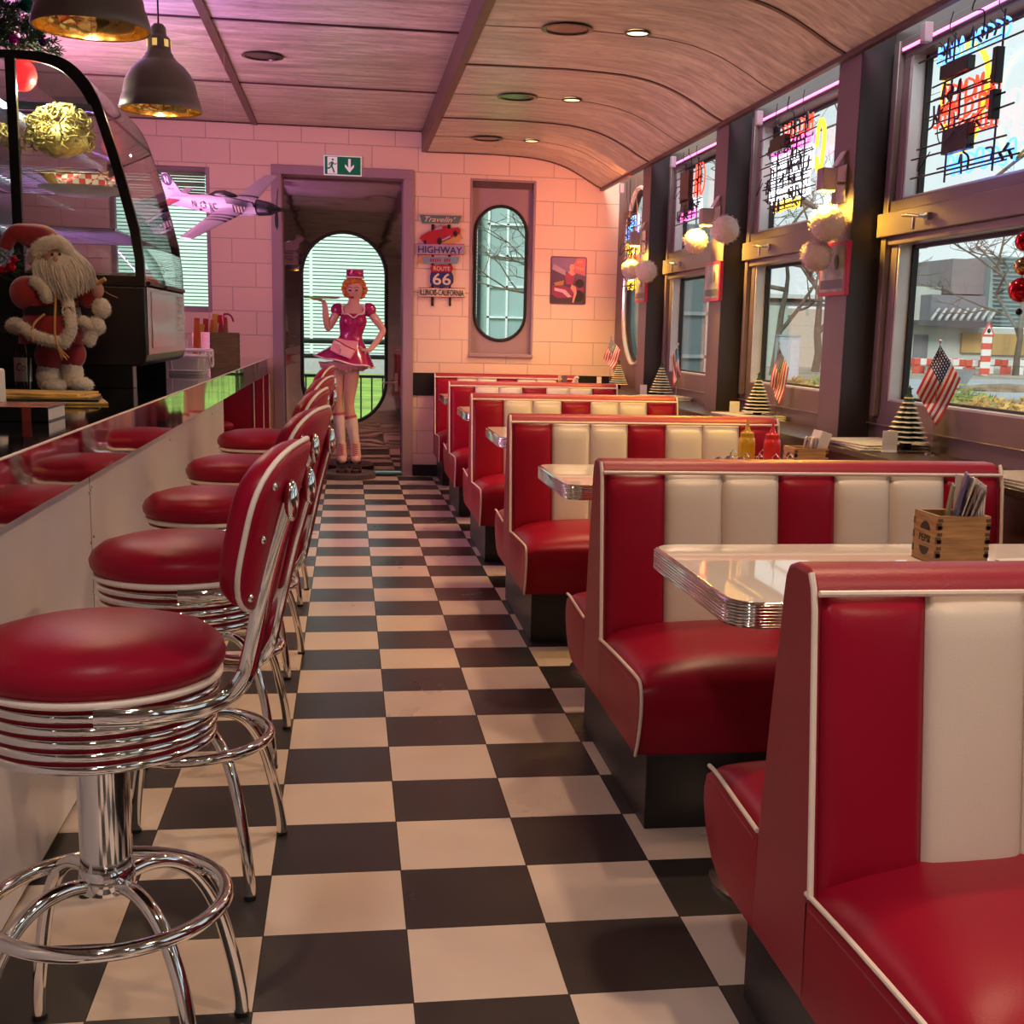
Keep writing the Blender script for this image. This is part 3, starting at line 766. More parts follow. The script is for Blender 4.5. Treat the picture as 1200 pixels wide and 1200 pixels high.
# second table: box, ketchup, mustard, wire rack, shakers
b2 = tuple(at(936,560,1,2.32)); b2 = (1.80, 2.20, .75)
table_box(b2,'open oak box with napkins on the second table')
menus(b2, [(.024,.12,1,-.02,.005),(.036,.14,0,-.02,.005),(.048,.16,1,-.02,.005),(.060,.18,0,-.02,.005)], 'slim pale menu standing in the second oak box', hgt=.165)
o = MB().box(-.02,.02,0,.09,0,.165).xf(Matrix.Translation((b2[0]+.078,b2[1]+.015,.765))@Matrix.Rotation(.30,4,'Y')).build('napkin_stack', PAPER, bevel=.001)
tag(o,'leaning stack of white napkins in the second oak box','napkins')
KET = mat('ketchup_plastic',(.72,.02,.02),.28,spec=.5); MUS = mat('mustard_plastic',(.62,.36,.015),.3); 
def squeeze(x, y, m, label):
    t = thing('squeeze_bottle', label, 'bottle', (x,y,.751), 0, 'squeeze bottles on the second table')
    MB().lathe([(.001,0),(.028,0),(.031,.006),(.031,.125),(.029,.145),(.022,.152),(.001,.152)],26).build('bottle_body', m, t, smooth=60)
    MB().lathe([(.001,.15),(.025,.15),(.025,.165),(.012,.172),(.006,.19),(.003,.215),(.001,.215)],20).build('nozzle_cap', m, t, smooth=50)
squeeze(1.705,2.18,KET,'red ketchup squeeze bottle on the second table'); squeeze(1.632,2.25,MUS,'yellow mustard squeeze bottle beside the ketchup')
r = thing('wire_rack','chrome wire rack around the sauce bottles','rack',(1.665,2.215,.75))
mb = MB()
for z in (.03,.075): mb.tube([(a,b,z) for a,b in rrect(-.080,.085,-.075,.075,.03,5)],.002,6,True)
for x in (-.080,-.03,.03,.085):
    for y in (-.075,.075): mb.tube([(x,y,.003),(x,y,.088),(x+.012,y,.10),(x+.022,y,.088)],.002,6)
mb.build('wire_frame', CHR, r)
for i, x in enumerate((1.50,1.545,1.585)):
    o = thing('salt_shaker','small glass shaker with chrome lid beside the mustard','shaker',(x,2.16+.02*(i%2),.75),0,'shakers on the second table')
    MB().lathe([(.001,0),(.018,0),(.019,.02),(.016,.06),(.001,.06)],16).build('glass_body', mat('shaker_glass%d'%i,(.8,.8,.8),.1,spec=.6), o)
    MB().lathe([(.0165,.058),(.0175,.062),(.016,.078),(.008,.086),(.001,.087)],16).build('chrome_lid', CHR, o)
# placemats on the nearest table
o = thing('paper_placemat','white printed paper placemat right of the oak box','placemat',(1.74,.30,.7508),.1)
MB().box(0,.38,0,.27,0,.0008).build('sheet', PAPER, o)
INK = mat('placemat_ink',(.12,.08,.09),.6)
mb = MB(); mb.tube(spline([(.03,.17,.001),(.02,.20,.001),(.06,.21,.001),(.07,.18,.001),(.05,.165,.001),(.09,.165,.001),(.10,.18,.001),(.11,.165,.001),(.13,.18,.001),(.14,.165,.001),(.17,.175,.001)],6),.0015,5)
for k in range(9): mb.box(.03+.016*k,.038+.016*k,.125,.13,.0009,.0013)
mb.build('scribble_print', INK, o)
# far table: menu holder poking above the last booths
b5 = (1.78,7.55,.75)
table_box(b5,'open oak box of menus on the table by the back wall', False)
menus(b5, [(.03,-.02,1,0,.004),(.06,.05,2,0,.02),(.09,.45,1,0,.02)], ['thin straw-like menu standing upright on the far table','bundle of dark menus standing on the far table','cream menu leaning right on the far table'], hgt=.175)

# ------------------------------------------------ sill shelf by the windows
sh = thing('window_shelf','dark wooden shelf running under the windows behind the booths','shelf',(0,0,0))
MB().box(2.18,2.50,-6,YB-.02,.800,.826).build('shelf_board', SHELF, sh, bevel=.003)
MB().box(2.22,2.24,-6,YB-.02,.0,.80).build('shelf_front', SHELF, sh)
SZ = .826
for i, (y, yy) in enumerate(((2.95,3.12),(1.66,2.0),(4.62,4.9),(6.5,6.8))):
    for q in range(3):
        o = MB().box(-.14,.14,-.19,.19,0,.007).xf(Matrix.Translation((2.345,y-.25+.03*q,SZ+.0005+.0075*q))@Matrix.Rotation(.12*q-.1,4,'Z')).build('newspaper', PAPERG, bevel=.002)
        tag(o,'folded newspaper lying on the window shelf, '+['beside the third post from the camera','to the right of the nearest booth back','behind the third booth','near the back of the room'][i],'newspaper','newspapers on the window shelf')
GRNT = mat('dark_green_felt',(.02,.055,.025),.7,var=.3); SNOW = mat('cream_tier_edge',(.62,.60,.46),.7)
def mini_tree(x, y, h, label):
    t = thing('tabletop_tree', label, 'tree ornament', (x,y,SZ), 0, 'small tiered trees on the window shelf')
    MB().lathe([(.001,0),(.022*h/.25,0),(.026*h/.25,.045*h/.25),(.001,.045*h/.25)],16).build('pot', BLK, t)
    n_ = 10; g = MB(); s = MB()
    for i in range(n_):
        z = (.045+.19*i/n_)*h/.25; r = (.078*(1-i/n_)+.012)*h/.25; pts = []; pin = []
        for k in range(24):
            a = 2*PI*k/24; rr_ = r*(1 if k % 3 else .80); pts.append((rr_*cos(a),rr_*sin(a),z-.004)); 
        top = [(p[0]*.25,p[1]*.25,z+.022*h/.25) for p in pts]
        g.loft([pts,top]); s.loft([[(p[0]*1.03,p[1]*1.03,p[2]-.001) for p in pts],[(p[0]*.86,p[1]*.86,p[2]+.005) for p in pts]])
    g.build('branch_tier', GRNT, t, smooth=30); s.build('tier_edge', SNOW, t)
    mb = MB(); st = []
    for k in range(10): a = PI/2+PI*k/5; rr_ = .016 if k % 2 == 0 else .007; st.append((rr_*cos(a), .247*h/.25+rr_*sin(a)))
    mb.prism(st,-.003,.003,1).build('star', GRNT, t)
def flag_mat():
    m, n, l, b, tc, sp = pattern('stars_and_stripes', .6)
    # u = x/len (0..1 along fly), v = z (0..1)
    u, v = sp.outputs[0], sp.outputs[2]
    st = math_(n,l,'GREATER_THAN', math_(n,l,'MODULO', math_(n,l,'MULTIPLY', v, 13.), 2.), 1.)
    m1 = n.new('ShaderNodeMixRGB'); l.new(st, m1.inputs[0]); m1.inputs[1].default_value = (.55,.02,.03,1); m1.inputs[2].default_value = (.8,.72,.68,1)
    cu = math_(n,l,'MULTIPLY', math_(n,l,'LESS_THAN', u, .42), math_(n,l,'GREATER_THAN', v, .4615))
    fu = math_(n,l,'SUBTRACT', math_(n,l,'FRACT', math_(n,l,'MULTIPLY', u, 17)), .5); fv = math_(n,l,'SUBTRACT', math_(n,l,'FRACT', math_(n,l,'MULTIPLY', v, 14)), .5)
    d = math_(n,l,'ADD', math_(n,l,'MULTIPLY', fu, fu), math_(n,l,'MULTIPLY', fv, fv))
    m2 = n.new('ShaderNodeMixRGB'); l.new(math_(n,l,'LESS_THAN', d, .06), m2.inputs[0]); m2.inputs[1].default_value = (.012,.02,.10,1); m2.inputs[2].default_value = (.8,.78,.76,1)
    m3 = n.new('ShaderNodeMixRGB'); l.new(cu, m3.inputs[0]); l.new(m1.outputs[0], m3.inputs[1]); l.new(m2.outputs[0], m3.inputs[2]); l.new(m3.outputs[0], b.inputs['Base Color'])
    return m
# flag colours are keyed to a uv-like attribute so that the cloth may fold
def flag_mat2():
    m = flag_mat(); n, l = m.node_tree.nodes, m.node_tree.links
    sp = [x for x in n if x.bl_idname == 'ShaderNodeSeparateXYZ'][0]; at_ = n.new('ShaderNodeAttribute'); at_.attribute_name = 'cloth'
    l.new(at_.outputs['Vector'], sp.inputs[0]); return m
FLAGM = flag_mat2()
def desk_flag(x, y, h, label, fly=(-.075,-.185), hoist=(.085,-.125), yaw=-.46, fold=1.):
    """cloth tied at its top corner: fly and hoist are its edge vectors (sideways, up)"""
    t = thing('desk_flag', label, 'flag', (x,y,SZ), yaw, 'small striped flags on the window shelf')
    MB().lathe([(.001,0),(.030,0),(.028,.006),(.008,.010),(.001,.012)],20).build('stand', CHR, t)
    MB().tube([(0,0,.01),(0,0,h)],.0022,6).ball((0,0,h+.008),.007,10,6,(1,1,1.3)).build('flagpole', CHR2, t)
    U, V = 30, 22; vs = []; at2 = []
    for j in range(V+1):
        for i in range(U+1):
            u, v = i/U, j/V; w_ = 1-v
            px = fly[0]*u+hoist[0]*w_; pz = h-.006+fly[1]*u+hoist[1]*w_-.015*sin(PI*u)*w_
            py = -.006+fold*(.016*sin(7*u+5*w_)*(.25+u*.75)+.007*sin(13*w_+3*u))
            vs.append((px, py, pz)); at2.append((u,0,v))
    fs = [(j*(U+1)+i,j*(U+1)+i+1,(j+1)*(U+1)+i+1,(j+1)*(U+1)+i) for j in range(V) for i in range(U)]
    me = bpy.data.meshes.new('cloth'); me.from_pydata(vs, [], fs)
    A = me.attributes.new('cloth','FLOAT_VECTOR','POINT')
    for k_, q in enumerate(at2): A.data[k_].vector = q
    me.materials.append(FLAGM); me.polygons.foreach_set('use_smooth',[True]*len(fs))
    o = bpy.data.objects.new('cloth', me); C.objects.link(o); o.parent = t
    md = o.modifiers.new('th','SOLIDIFY'); md.thickness = .0012
    return t
def card(x, y, label, w=.05, h=.10):
    o = MB().box(-w/2,w/2,-.012,.012,0,.004).box(-w/2,w/2,-.0015,.0015,.004,h).xf(Matrix.Translation((x,y,SZ))@Matrix.Rotation(-.15,4,'Z')).build('table_card', PAPER, bevel=.0006)
    tag(o,label,'card','upright cards on the window shelf')
p = at(1060,530,2,SZ); mini_tree(2.39,2.55,.25,'small tiered tree in front of the nearest window, left of the bright flag')
desk_flag(2.44,2.42,.43,'small bright striped flag standing by the nearest window')
card(2.30,2.50,'small white card left of the tree at the nearest window',.06,.085)
mini_tree(2.39,4.42,.24,'small tiered tree behind the mustard bottle at the second window')
desk_flag(2.42,4.22,.40,'small dark striped flag drooping at the second window',(-.035,-.20),(.06,-.11),fold=1.8)
card(2.30,4.55,'small white card on the shelf behind the third booth',.055,.085)
mini_tree(2.38,6.55,.24,'small tiered tree in front of the third window post')
desk_flag(2.43,6.32,.37,'small striped flag hanging straight at the third window',(.03,-.19),(-.045,-.08),fold=1.8)
card(2.30,6.75,'small white card on the shelf behind the fourth booth',.05,.08)
mini_tree(2.36,7.9,.22,'small tiered tree below the curved window near the back wall')
desk_flag(2.34,8.15,.40,'small striped flag in the back corner beside the curved window',(-.06,-.16),(.09,-.09),fold=1.2)
card(2.28,8.30,'small white card on the shelf in the back corner',.04,.08)

# ------------------------------------------------ wall decoration
S = thing('highway_sign','tall cut-out highway sign with a red car and a road shield on the back wall','sign',(.955,YB,0))
def SX(px): return (at(px,300,1,YB).x-.955)
def SZ_(py): return at(515,py,1,YB).z
def q2(x, y): return (480+x/9.225, 240+y/9.225)
def PT(L):
    out = []
    for x, y in L:
        a = q2(x,y); p = at(a[0],a[1],1,YB); out.append((p.x-.955, p.z))
    return out
TEAL = mat('sign_teal',(.12,.20,.19),.4); LAV = mat('sign_lavender',(.42,.36,.50),.4); CREAM = mat('sign_cream',(.75,.66,.50),.4); BLU = mat('sign_blue',(.035,.04,.16),.4)
SRED = mat('sign_red',(.42,.02,.04),.4); SBK = mat('sign_black',(.02,.015,.015),.5); GOLD = mat('sign_gold',(.62,.35,.12),.4); SBL = mat('sign_pale_blue',(.22,.36,.44),.4)
MB().prism(PT([(235,200),(265,200),(260,1095),(232,1095)]),-.012,-.004).prism(PT([(410,200),(440,200),(448,1095),(424,1095)]),-.012,-.004).build('support_post', SBK, S)
MB().prism(PT([(105,105),(562,118),(525,212),(130,205)]),-.022,-.012).build('top_board', TEAL, S)
MB().tube([(a,-.023,b) for a,b in PT([(105,105),(562,118),(525,212),(130,205)])],.003,6,True).build('board_rim', CREAM, S)
def onsign(px0, py0): p = at(*q2(px0,py0),1,YB); return (p.x-.955, -.0225, p.z)
text('script_lettering','Travelin\'',CREAM,S,.26,.045,facing(onsign(330,160)),.003,.4)
car = PT([(105,365),(120,340),(200,292),(245,282),(275,245),(330,225),(380,232),(420,262),(520,245),(548,272),(545,305),(515,325),(455,350),(360,392),(300,425),(160,420)])
MB().prism(car,-.032,-.020).build('painted_car', SRED, S, bevel=.001)
mb = MB()
for (a,b,r_) in ((320,395,.030),(490,315,.026),(165,405,.018)):
    p = onsign(a,b); mb.lathe([(.001,-.036),(r_*.6,-.038),(r_*.65,-.036),(r_,-.036),(r_,-.028),(.001,-.028)],18,(p[0],0,p[2]),'y',rx=.62)
mb.build('car_wheel', SBK, S)
MB().prism(PT([(262,280),(290,245),(345,232),(355,262)]),-.0345,-.0315).build('windscreen', LAV, S)
MB().prism(PT([(330,415),(480,345),(470,420)]),-.0165,-.012).prism(PT([(330,425),(540,325),(575,360),(470,425)]),-.018,-.013).prism(PT([(120,545),(245,548),(150,600),(65,650)]),-.018,-.012).build('arrow_tail', GOLD, S)
MB().prism(PT([(345,380),(440,330),(430,360),(350,395)]),-.0345,-.0315).build('chrome_flash', LAV, S)
MB().prism(PT([(75,425),(590,430),(590,540),(80,540)]),-.028,-.014).build('name_board', LAV, S)
MB().tube([(a,-.028,b) for a,b in PT([(75,425),(590,430),(590,540),(80,540)])],.003,6,True).build('board_rim', SRED, S)
p = onsign(328,490); text('lettering','HIGHWAY',BLU,S,.372,.058,facing((p[0],-.029,p[2])),.003)
MB().prism(PT([(130,562),(538,565),(515,640),(150,632)]),-.024,-.012).build('diner_board', SBL, S)
mb = MB()
for k_ in range(9):
    p = onsign(228+25*k_,600)
    if k_ != 5: mb.box(p[0]-.006,p[0]+.006,-.0265,-.024,p[2]-.014,p[2]+.014)
mb.build('worn_lettering', SRED, S)
MB().prism(PT([(240,648),(280,655),(345,645),(410,655),(450,648),(470,690),(452,728),(232,728),(220,690)]),-.026,-.014).build('shield_top', SRED, S)
MB().prism(PT([(232,728),(452,728),(472,775),(472,840),(440,880),(380,890),(345,900),(310,890),(250,880),(220,840),(220,775)]),-.026,-.014).build('shield', BLU, S)
p = onsign(345,692); text('lettering','ROUTE',CREAM,S,.14,.034,facing((p[0],-.027,p[2])),.003)
p = onsign(345,805); text('lettering','66',CREAM,S,.155,.098,facing((p[0],-.027,p[2])),.003)
MB().prism(PT([(95,898),(598,905),(598,1000),(98,995)]),-.024,-.012).build('place_board', CREAM, S)
MB().tube([(a,-.024,b) for a,b in PT([(95,898),(598,905),(598,1000),(98,995)])],.003,6,True).build('board_rim', SRED, S)
p = onsign(347,950); text('lettering','ILLINOIS-CALIFORNIA',SBK,S,.375,.050,facing((p[0],-.025,p[2])),.003)
# tin picture right of the tall window
a = at(645.5,300,1,YB); b_ = at(686,357,1,YB)
P0 = thing('tin_picture','small colourful tin picture of a woman by a car, right of the tall window','picture',(a.x,YB,b_.z))
W_, H_ = b_.x-a.x, a.z-b_.z
MB().prism([(u,v) for u,v in rrect(0,W_,0,H_,.015)],-.008,-.002).build('tin_plate', mat('poster_night',(.09,.045,.13),.35), P0)
def pic(nm, col, L, d): MB().prism([(x*W_,y*H_) for x,y in L],-.009-d*.0006,-.0075).build(nm, mat('poster_'+nm,col,.4), P0)
pic('sky',(.22,.14,.34),[(.03,.72),(.97,.62),(.97,.97),(.03,.97)],0); pic('glow',(.65,.14,.22),[(.55,.70),(.97,.60),(.97,.97),(.72,.97)],1)
pic('roof',(.42,.30,.42),[(.05,.72),(.42,.60),(.42,.70),(.08,.84)],2); pic('ground',(.06,.035,.05),[(.03,.03),(.97,.03),(.97,.28),(.03,.36)],1)
pic('car_body',(.30,.03,.13),[(.05,.38),(.30,.40),(.55,.34),(.86,.46),(.95,.30),(.80,.14),(.20,.12),(.05,.20)],3); pic('dress',(.40,.03,.14),[(.45,.42),(.40,.60),(.52,.68),(.68,.62),(.62,.42)],4)
pic('skin',(.72,.34,.26),[(.48,.66),(.54,.72),(.52,.78),(.56,.84),(.64,.84),(.66,.76),(.62,.70),(.70,.64),(.60,.60)],5); pic('leg',(.75,.36,.28),[(.60,.42),(.72,.36),(.74,.24),(.66,.03),(.62,.04),(.66,.24),(.56,.34)],5)
pic('bonnet_shine',(.70,.50,.55),[(.12,.34),(.42,.30),(.60,.16),(.50,.14),(.34,.24),(.12,.28)],4); pic('amber_panel',(.45,.26,.06),[(.10,.44),(.38,.50),(.36,.40),(.14,.38)],3)
p_ = MB()
for cx_, cz_, r_ in ((.78,.18,.16),(.82,.44,.12)):
    p_.lathe([(.001,-.0115),(r_*W_*.5,-.0115),(r_*W_*.95,-.012),(r_*W_,-.008),(.001,-.008)],18,(cx_*W_,0,cz_*H_),'y')
p_.build('painted_wheel', SBK, P0)
p_ = MB()
for k_ in range(4): p_.box(W_*(.70+.06*k_),W_*(.74+.06*k_),-.0108,-.008,H_*(.74-.01*k_),H_*(.80-.01*k_))
for k_ in range(2): p_.box(W_*(.74+.08*k_),W_*(.79+.08*k_),-.0108,-.008,H_*.86,H_*.91)
p_.build('painted_blocks', GOLD, P0)
# ============================================================ WAITRESS STATUE
SY = 8.62
SKIN = mat('painted_skin',(.68,.40,.31),.35,var=.04); DRESS = mat('magenta_gloss',(.40,.012,.13),.18,spec=.6,coat=.4); PNK = mat('pink_apron',(.78,.36,.42),.35); TRIM = mat('white_lace',(.85,.70,.68),.4)
HAIR = mat('orange_hair',(.62,.20,.03),.4,var=.3,scale=40); BOOT = mat('pale_pink_boot',(.80,.52,.54),.35); SOCK = mat('white_sock',(.80,.68,.70),.5); WHEEL = mat('dark_red_wheel',(.10,.01,.02),.4)
LIP = mat('lip_paint',(.30,.01,.03),.3); EYE = mat('eye_paint',(.03,.02,.03),.3); DISC = mat('grey_base_disc',(.13,.11,.11),.45)
ST = thing('waitress_statue','painted waitress statue in a magenta dress holding up a tray, before the steel door','statue',(at(407,560,1,SY).x,SY,0))
sx0 = ST.location.x
def Q(x, y, dy=0.):                      # crop coordinates of the upper body
    p = at(340+x/8, 300+y/8, 1, SY+dy); return Vector((p.x-sx0, dy, p.z))
def Q2(x, y, dy=0.):
    p = at(350+x/8, 420+y/8, 1, SY+dy); return Vector((p.x-sx0, dy, p.z))
def skin_mesh(name, verts, edges, radii, m, parent, root=0, sub=2):
    me = bpy.data.meshes.new(name); me.from_pydata([tuple(v) for v in verts], edges, []); me.update()
    o = bpy.data.objects.new(name, me); C.objects.link(o)
    o.modifiers.new('skin','SKIN'); sv = me.skin_vertices[0].data
    for i, r in enumerate(radii): sv[i].radius = (r if isinstance(r,tuple) else (r,r)); sv[i].use_root = (i == root)
    s_ = o.modifiers.new('sub','SUBSURF'); s_.levels = s_.render_levels = sub
    o.modifiers['skin'].use_smooth_shade = True
    me.materials.append(m); o.parent = parent; return o
MB().lathe([(.001,0),(.238,0),(.242,.01),(.242,.042),(.236,.050),(.001,.050)],56).build('base_disc', DISC, ST)
V = []; E_ = []; R_ = []
def av(p, r, par=None):
    V.append(p); R_.append(r); i = len(V)-1
    if par is not None: E_.append((par, i))
    return i
pel = av(Q(520,960),(.090,.070)); wa = av(Q(570,760),(.062,.050),pel); ch = av(Q(590,620),(.080,.060),wa); uc = av(Q(592,520),(.085,.06),ch); nk = av(Q(592,462),.040,uc); hb = av(Q(600,410),.042,nk)
he = av(Q(606,345,-.01),(.064,.074),hb); ht = av(Q(610,280,0),(.066,.078),he); av(Q(612,235,0),(.045,.055),ht)
sl = av(Q(450,500),.042,uc); el = av(Q(352,700,-.02),.031,sl); f1 = av(Q(335,570,-.05),.030,el); wl = av(Q(325,450,-.06),.022,f1); av(Q(308,418,-.07),.020,wl)
sr = av(Q(735,505),.042,uc); er = av(Q(880,700,.02),.031,sr); f2 = av(Q(815,800,-.02),.028,er); wr = av(Q(750,880,-.07),.021,f2); av(Q(705,885,-.09),.020,wr)
hl = av(Q(450,1040),.072,pel); tl = av(Q2(350,170),.073,hl); kl = av(Q2(370,420),.046,tl); cl = av(Q2(382,560),.050,kl); al = av(Q2(398,800),.030,cl); av(Q2(403,950),.032,al)
hr = av(Q(580,1040),.072,pel); tr = av(Q2(495,170),.073,hr); kr = av(Q2(468,430),.046,tr); cr_ = av(Q2(492,570),.050,kr); ar = av(Q2(528,800),.030,cr_); av(Q2(535,950),.032,ar)
skin_mesh('figure', V, E_, R_, SKIN, ST)
# hands
def hand(base, dirv, upv, side, curl, sc=1.):
    d = Vector(dirv).normalized(); u = Vector(upv).normalized(); w = d.cross(u).normalized()
    vs = [base, base+d*.035*sc, base+d*.06*sc]; es = [(0,1),(1,2)]; rs = [(.017,.012),(.026,.012),(.026,.011)]
    for k, (off, L) in enumerate(((-.024,.055),(-.008,.065),(.008,.062),(.023,.048))):
        a = base+d*.062*sc+w*off*sc; i = len(vs); vs += [a, a+(d*cos(curl*.4)+u*sin(curl*.4))*L*.5*sc, a+(d*cos(curl*.4)+u*sin(curl*.4))*L*.5*sc+(d*cos(curl)+u*sin(curl))*L*.5*sc]; es += [(2,i),(i,i+1),(i+1,i+2)]; rs += [.0088,.0078,.0065]
    i = len(vs); vs += [base+d*.02*sc+w*side*.026*sc, base+d*.045*sc+w*side*.048*sc, base+d*.07*sc+w*side*.052*sc]; es += [(1,i),(i,i+1),(i+1,i+2)]; rs += [.011,.009,.0075]
    return vs, es, rs
vs, es, rs = hand(Q(312,425,-.065),(-.75,-.1,.25),(0,.2,1),-1,-.25,1.0); skin_mesh('hand', vs, es, rs, SKIN, ST, 1, 1)
vs, es, rs = hand(Q(735,884,-.08),(-.95,-.15,.05),(0,-1,0),-1,-.35,1.0); skin_mesh('hand', vs, es, rs, SKIN, ST, 1, 1)
tc_ = Q(290,398,-.085)
MB().lathe([(.001,0),(.13,0),(.155,.008),(.157,.012),(.13,.006),(.001,.005)],40,tuple(tc_),'z').build('tray', CHR2, ST)
# dress: bodice + skirt as one lofted skin
def ell(c, rx, ry, z=None, n=40, wavy=0, ph=0., tilt=0.):
    return [(c.x+rx*(1+wavy*sin(6*a+ph))*cos(a), c.y+ry*(1+wavy*sin(6*a+ph))*sin(a), (c.z if z is None else z)+tilt*cos(a)+(wavy*.12*sin(6*a+ph))) for a in [2*PI*k/n for k in range(n)]]
u_ = 1/8/134.6
mb = MB()
rings = [ell(Q(592,540),.098,.078), ell(Q(592,575),.108,.096), ell(Q(590,610),.116,.108), ell(Q(585,650),.112,.096), ell(Q(578,700),.100,.082), ell(Q(570,745),.093,.075), ell(Q(560,790),.108,.085),
         ell(Q(545,850),.150,.120,tilt=-.006), ell(Q(528,910),.195,.160,wavy=.02,tilt=-.02), ell(Q(515,960),.228,.190,wavy=.035,tilt=-.035), ell(Q(508,988),.244,.205,wavy=.05,tilt=-.045)]
inner = [ell(Q(508,986),.238,.20,wavy=.05,tilt=-.045), ell(Q(545,850),.140,.11)]
mb.loft(rings+inner); mb.build('dress', DRESS, ST, smooth=80)
mb = MB()
for s in (-1,1): mb.ball(Q(590+s*48,612,-.068),.050,18,12,(1,.75,.95))
mb.build('bodice', DRESS, ST, smooth=80)
MB().tube(ell(Q(508,990),.246,.207,wavy=.05,tilt=-.045,n=60),.0075,8,True).build('skirt_hem', TRIM, ST)
rf = [ell(Q(508,1000),.205,.165,wavy=.06,n=60,ph=1), ell(Q(508,1060),.180,.140,wavy=.10,n=60,ph=1), ell(Q(508,1062),.170,.135,wavy=.10,n=60,ph=1)]
MB().loft(rf).build('petticoat', PNK, ST, smooth=80)
mb = MB()
for k in range(26): p = rf[1][int(k*60/26)]; mb.ball(p,.007,8,6)
mb.build('lace_dot', TRIM, ST)
MB().tube(spline([Q(487,455,-.05),Q(497,535,-.078),Q(545,545,-.118),Q(595,578,-.110),Q(640,548,-.118),Q(690,535,-.078),Q(695,455,-.05)],5),.006,8).build('neckline_trim', TRIM, ST)
mb = MB(); mb.ball(Q(445,505),.060,18,12,(.95,.85,.95)); mb.ball(Q(740,505),.062,18,12,(.95,.85,.95)); mb.build('puff_sleeve', DRESS, ST, smooth=80)
MB().tube([Q(455,455,.0),Q(492,520,-.045)],.02,8).tube([Q(725,455,.0),Q(692,520,-.045)],.02,8).build('shoulder_strap', DRESS, ST, smooth=80)
mb = MB()
mb.loft([[tuple(Q(405,560)+Vector((cos(a)*.046*.8,sin(a)*.046,cos(a)*.02))) for a in [2*PI*k/20 for k in range(20)]],[tuple(Q(395,595)+Vector((cos(a)*.044*.8,sin(a)*.044,cos(a)*.02))) for a in [2*PI*k/20 for k in range(20)]]])
mb.loft([[tuple(Q(780,560)+Vector((cos(a)*.048*.8,sin(a)*.046,-cos(a)*.02))) for a in [2*PI*k/20 for k in range(20)]],[tuple(Q(800,595)+Vector((cos(a)*.045*.8,sin(a)*.044,-cos(a)*.02))) for a in [2*PI*k/20 for k in range(20)]]])
mb.build('sleeve_cuff', TRIM, ST, smooth=80)
# apron
ap = [(440,765,-.10),(530,790,-.105),(640,800,-.10),(620,880,-.16),(565,968,-.20),(455,925,-.20),(375,880,-.18),(400,800,-.13)]
fr = [Q(a,b,c_) for a,b,c_ in ap]; bk = [p+Vector((0,.010,0)) for p in fr]
MB().loft([bk,fr]).build('apron', PNK, ST, bevel=.002)
fr = [Q(a,b,c_-.012) for a,b,c_ in ((490,845,-.155),(600,880,-.16),(560,960,-.20),(465,925,-.20))]
MB().loft([[p+Vector((0,.008,0)) for p in fr],fr]).build('apron_pocket', mat('pink_pocket',(.85,.45,.50),.35), ST, bevel=.002)
fr = [Q(a,b,c_-.012) for a,b,c_ in ((425,795,-.12),(480,815,-.125),(470,840,-.14),(415,815,-.13))]
MB().loft([[p+Vector((0,.008,0)) for p in fr],fr]).tube([Q(485,835,-.17),Q(470,870,-.19)],.005,6).build('apron_flap', TRIM, ST)
MB().tube(spline([Q(415,780,-.115),Q(480,815,-.14),Q(540,850,-.165),Q(610,880,-.165)],5),.004,6).build('apron_edge', LIP, ST)
# hair, hat, face
mb = MB(); hc = Q(604,300,.01)
rnd = random.Random(3)
for k in range(150):
    a = rnd.uniform(0,2*PI); ph = rnd.uniform(-.9,1.2); d = Vector((cos(a)*cos(ph), sin(a)*cos(ph), sin(ph)))
    if d.y < -.50 and -1.0 < d.z < .50 : continue
    p = hc+Vector((d.x*.090, d.y*.080, d.z*.082-.006))
    mb.ball(p, rnd.uniform(.016,.024),8,6)
mb.ball(hc+Vector((0,.025,.0)),.083,20,14,(1,.85,1))
mb.build('curled_hair', HAIR, ST, smooth=80)
h0 = Q(607,212,.0)
MB().lathe([(.001,0),(.074,0),(.078,.010),(.074,.012),(.070,.055),(.073,.062),(.070,.070),(.001,.076)],32,tuple(h0),'z',ry=.8).build('pillbox_hat', DRESS, ST, smooth=60)
MB().lathe([(.073,.002),(.080,.006),(.077,.014),(.073,.010)],32,tuple(h0),'z',ry=.8).lathe([(.001,.070),(.069,.066),(.066,.076),(.001,.082)],32,tuple(h0),'z',ry=.8).build('hat_trim', TRIM, ST)
mb = MB(); fy = -.088
for x in (562,622): mb.ball(Q(x,322,fy+.004),.010,10,8,(1.25,.5,.7))
mb.build('eye', EYE, ST)
MB().tube(spline([Q(540,300,fy+.004),Q(560,290,fy),Q(582,300,fy)],4),.0028,6).tube(spline([Q(602,300,fy),Q(622,290,fy),Q(645,300,fy+.006)],4),.0028,6).build('eyebrow', mat('brow_brown',(.25,.08,.03),.5), ST)
MB().ball(Q(590,350,fy-.006),.011,10,8,(.8,1,1.5)).build('nose', SKIN, ST)
MB().ball(Q(580,388,fy+.003),.013,12,8,(1.25,.6,.8)).build('mouth', LIP, ST)
mb = MB()
for s in (-1,1): mb.ball(Q(604+s*78,335,.0),.016,10,8,(.5,.8,1.2))
mb.build('ear', SKIN, ST)
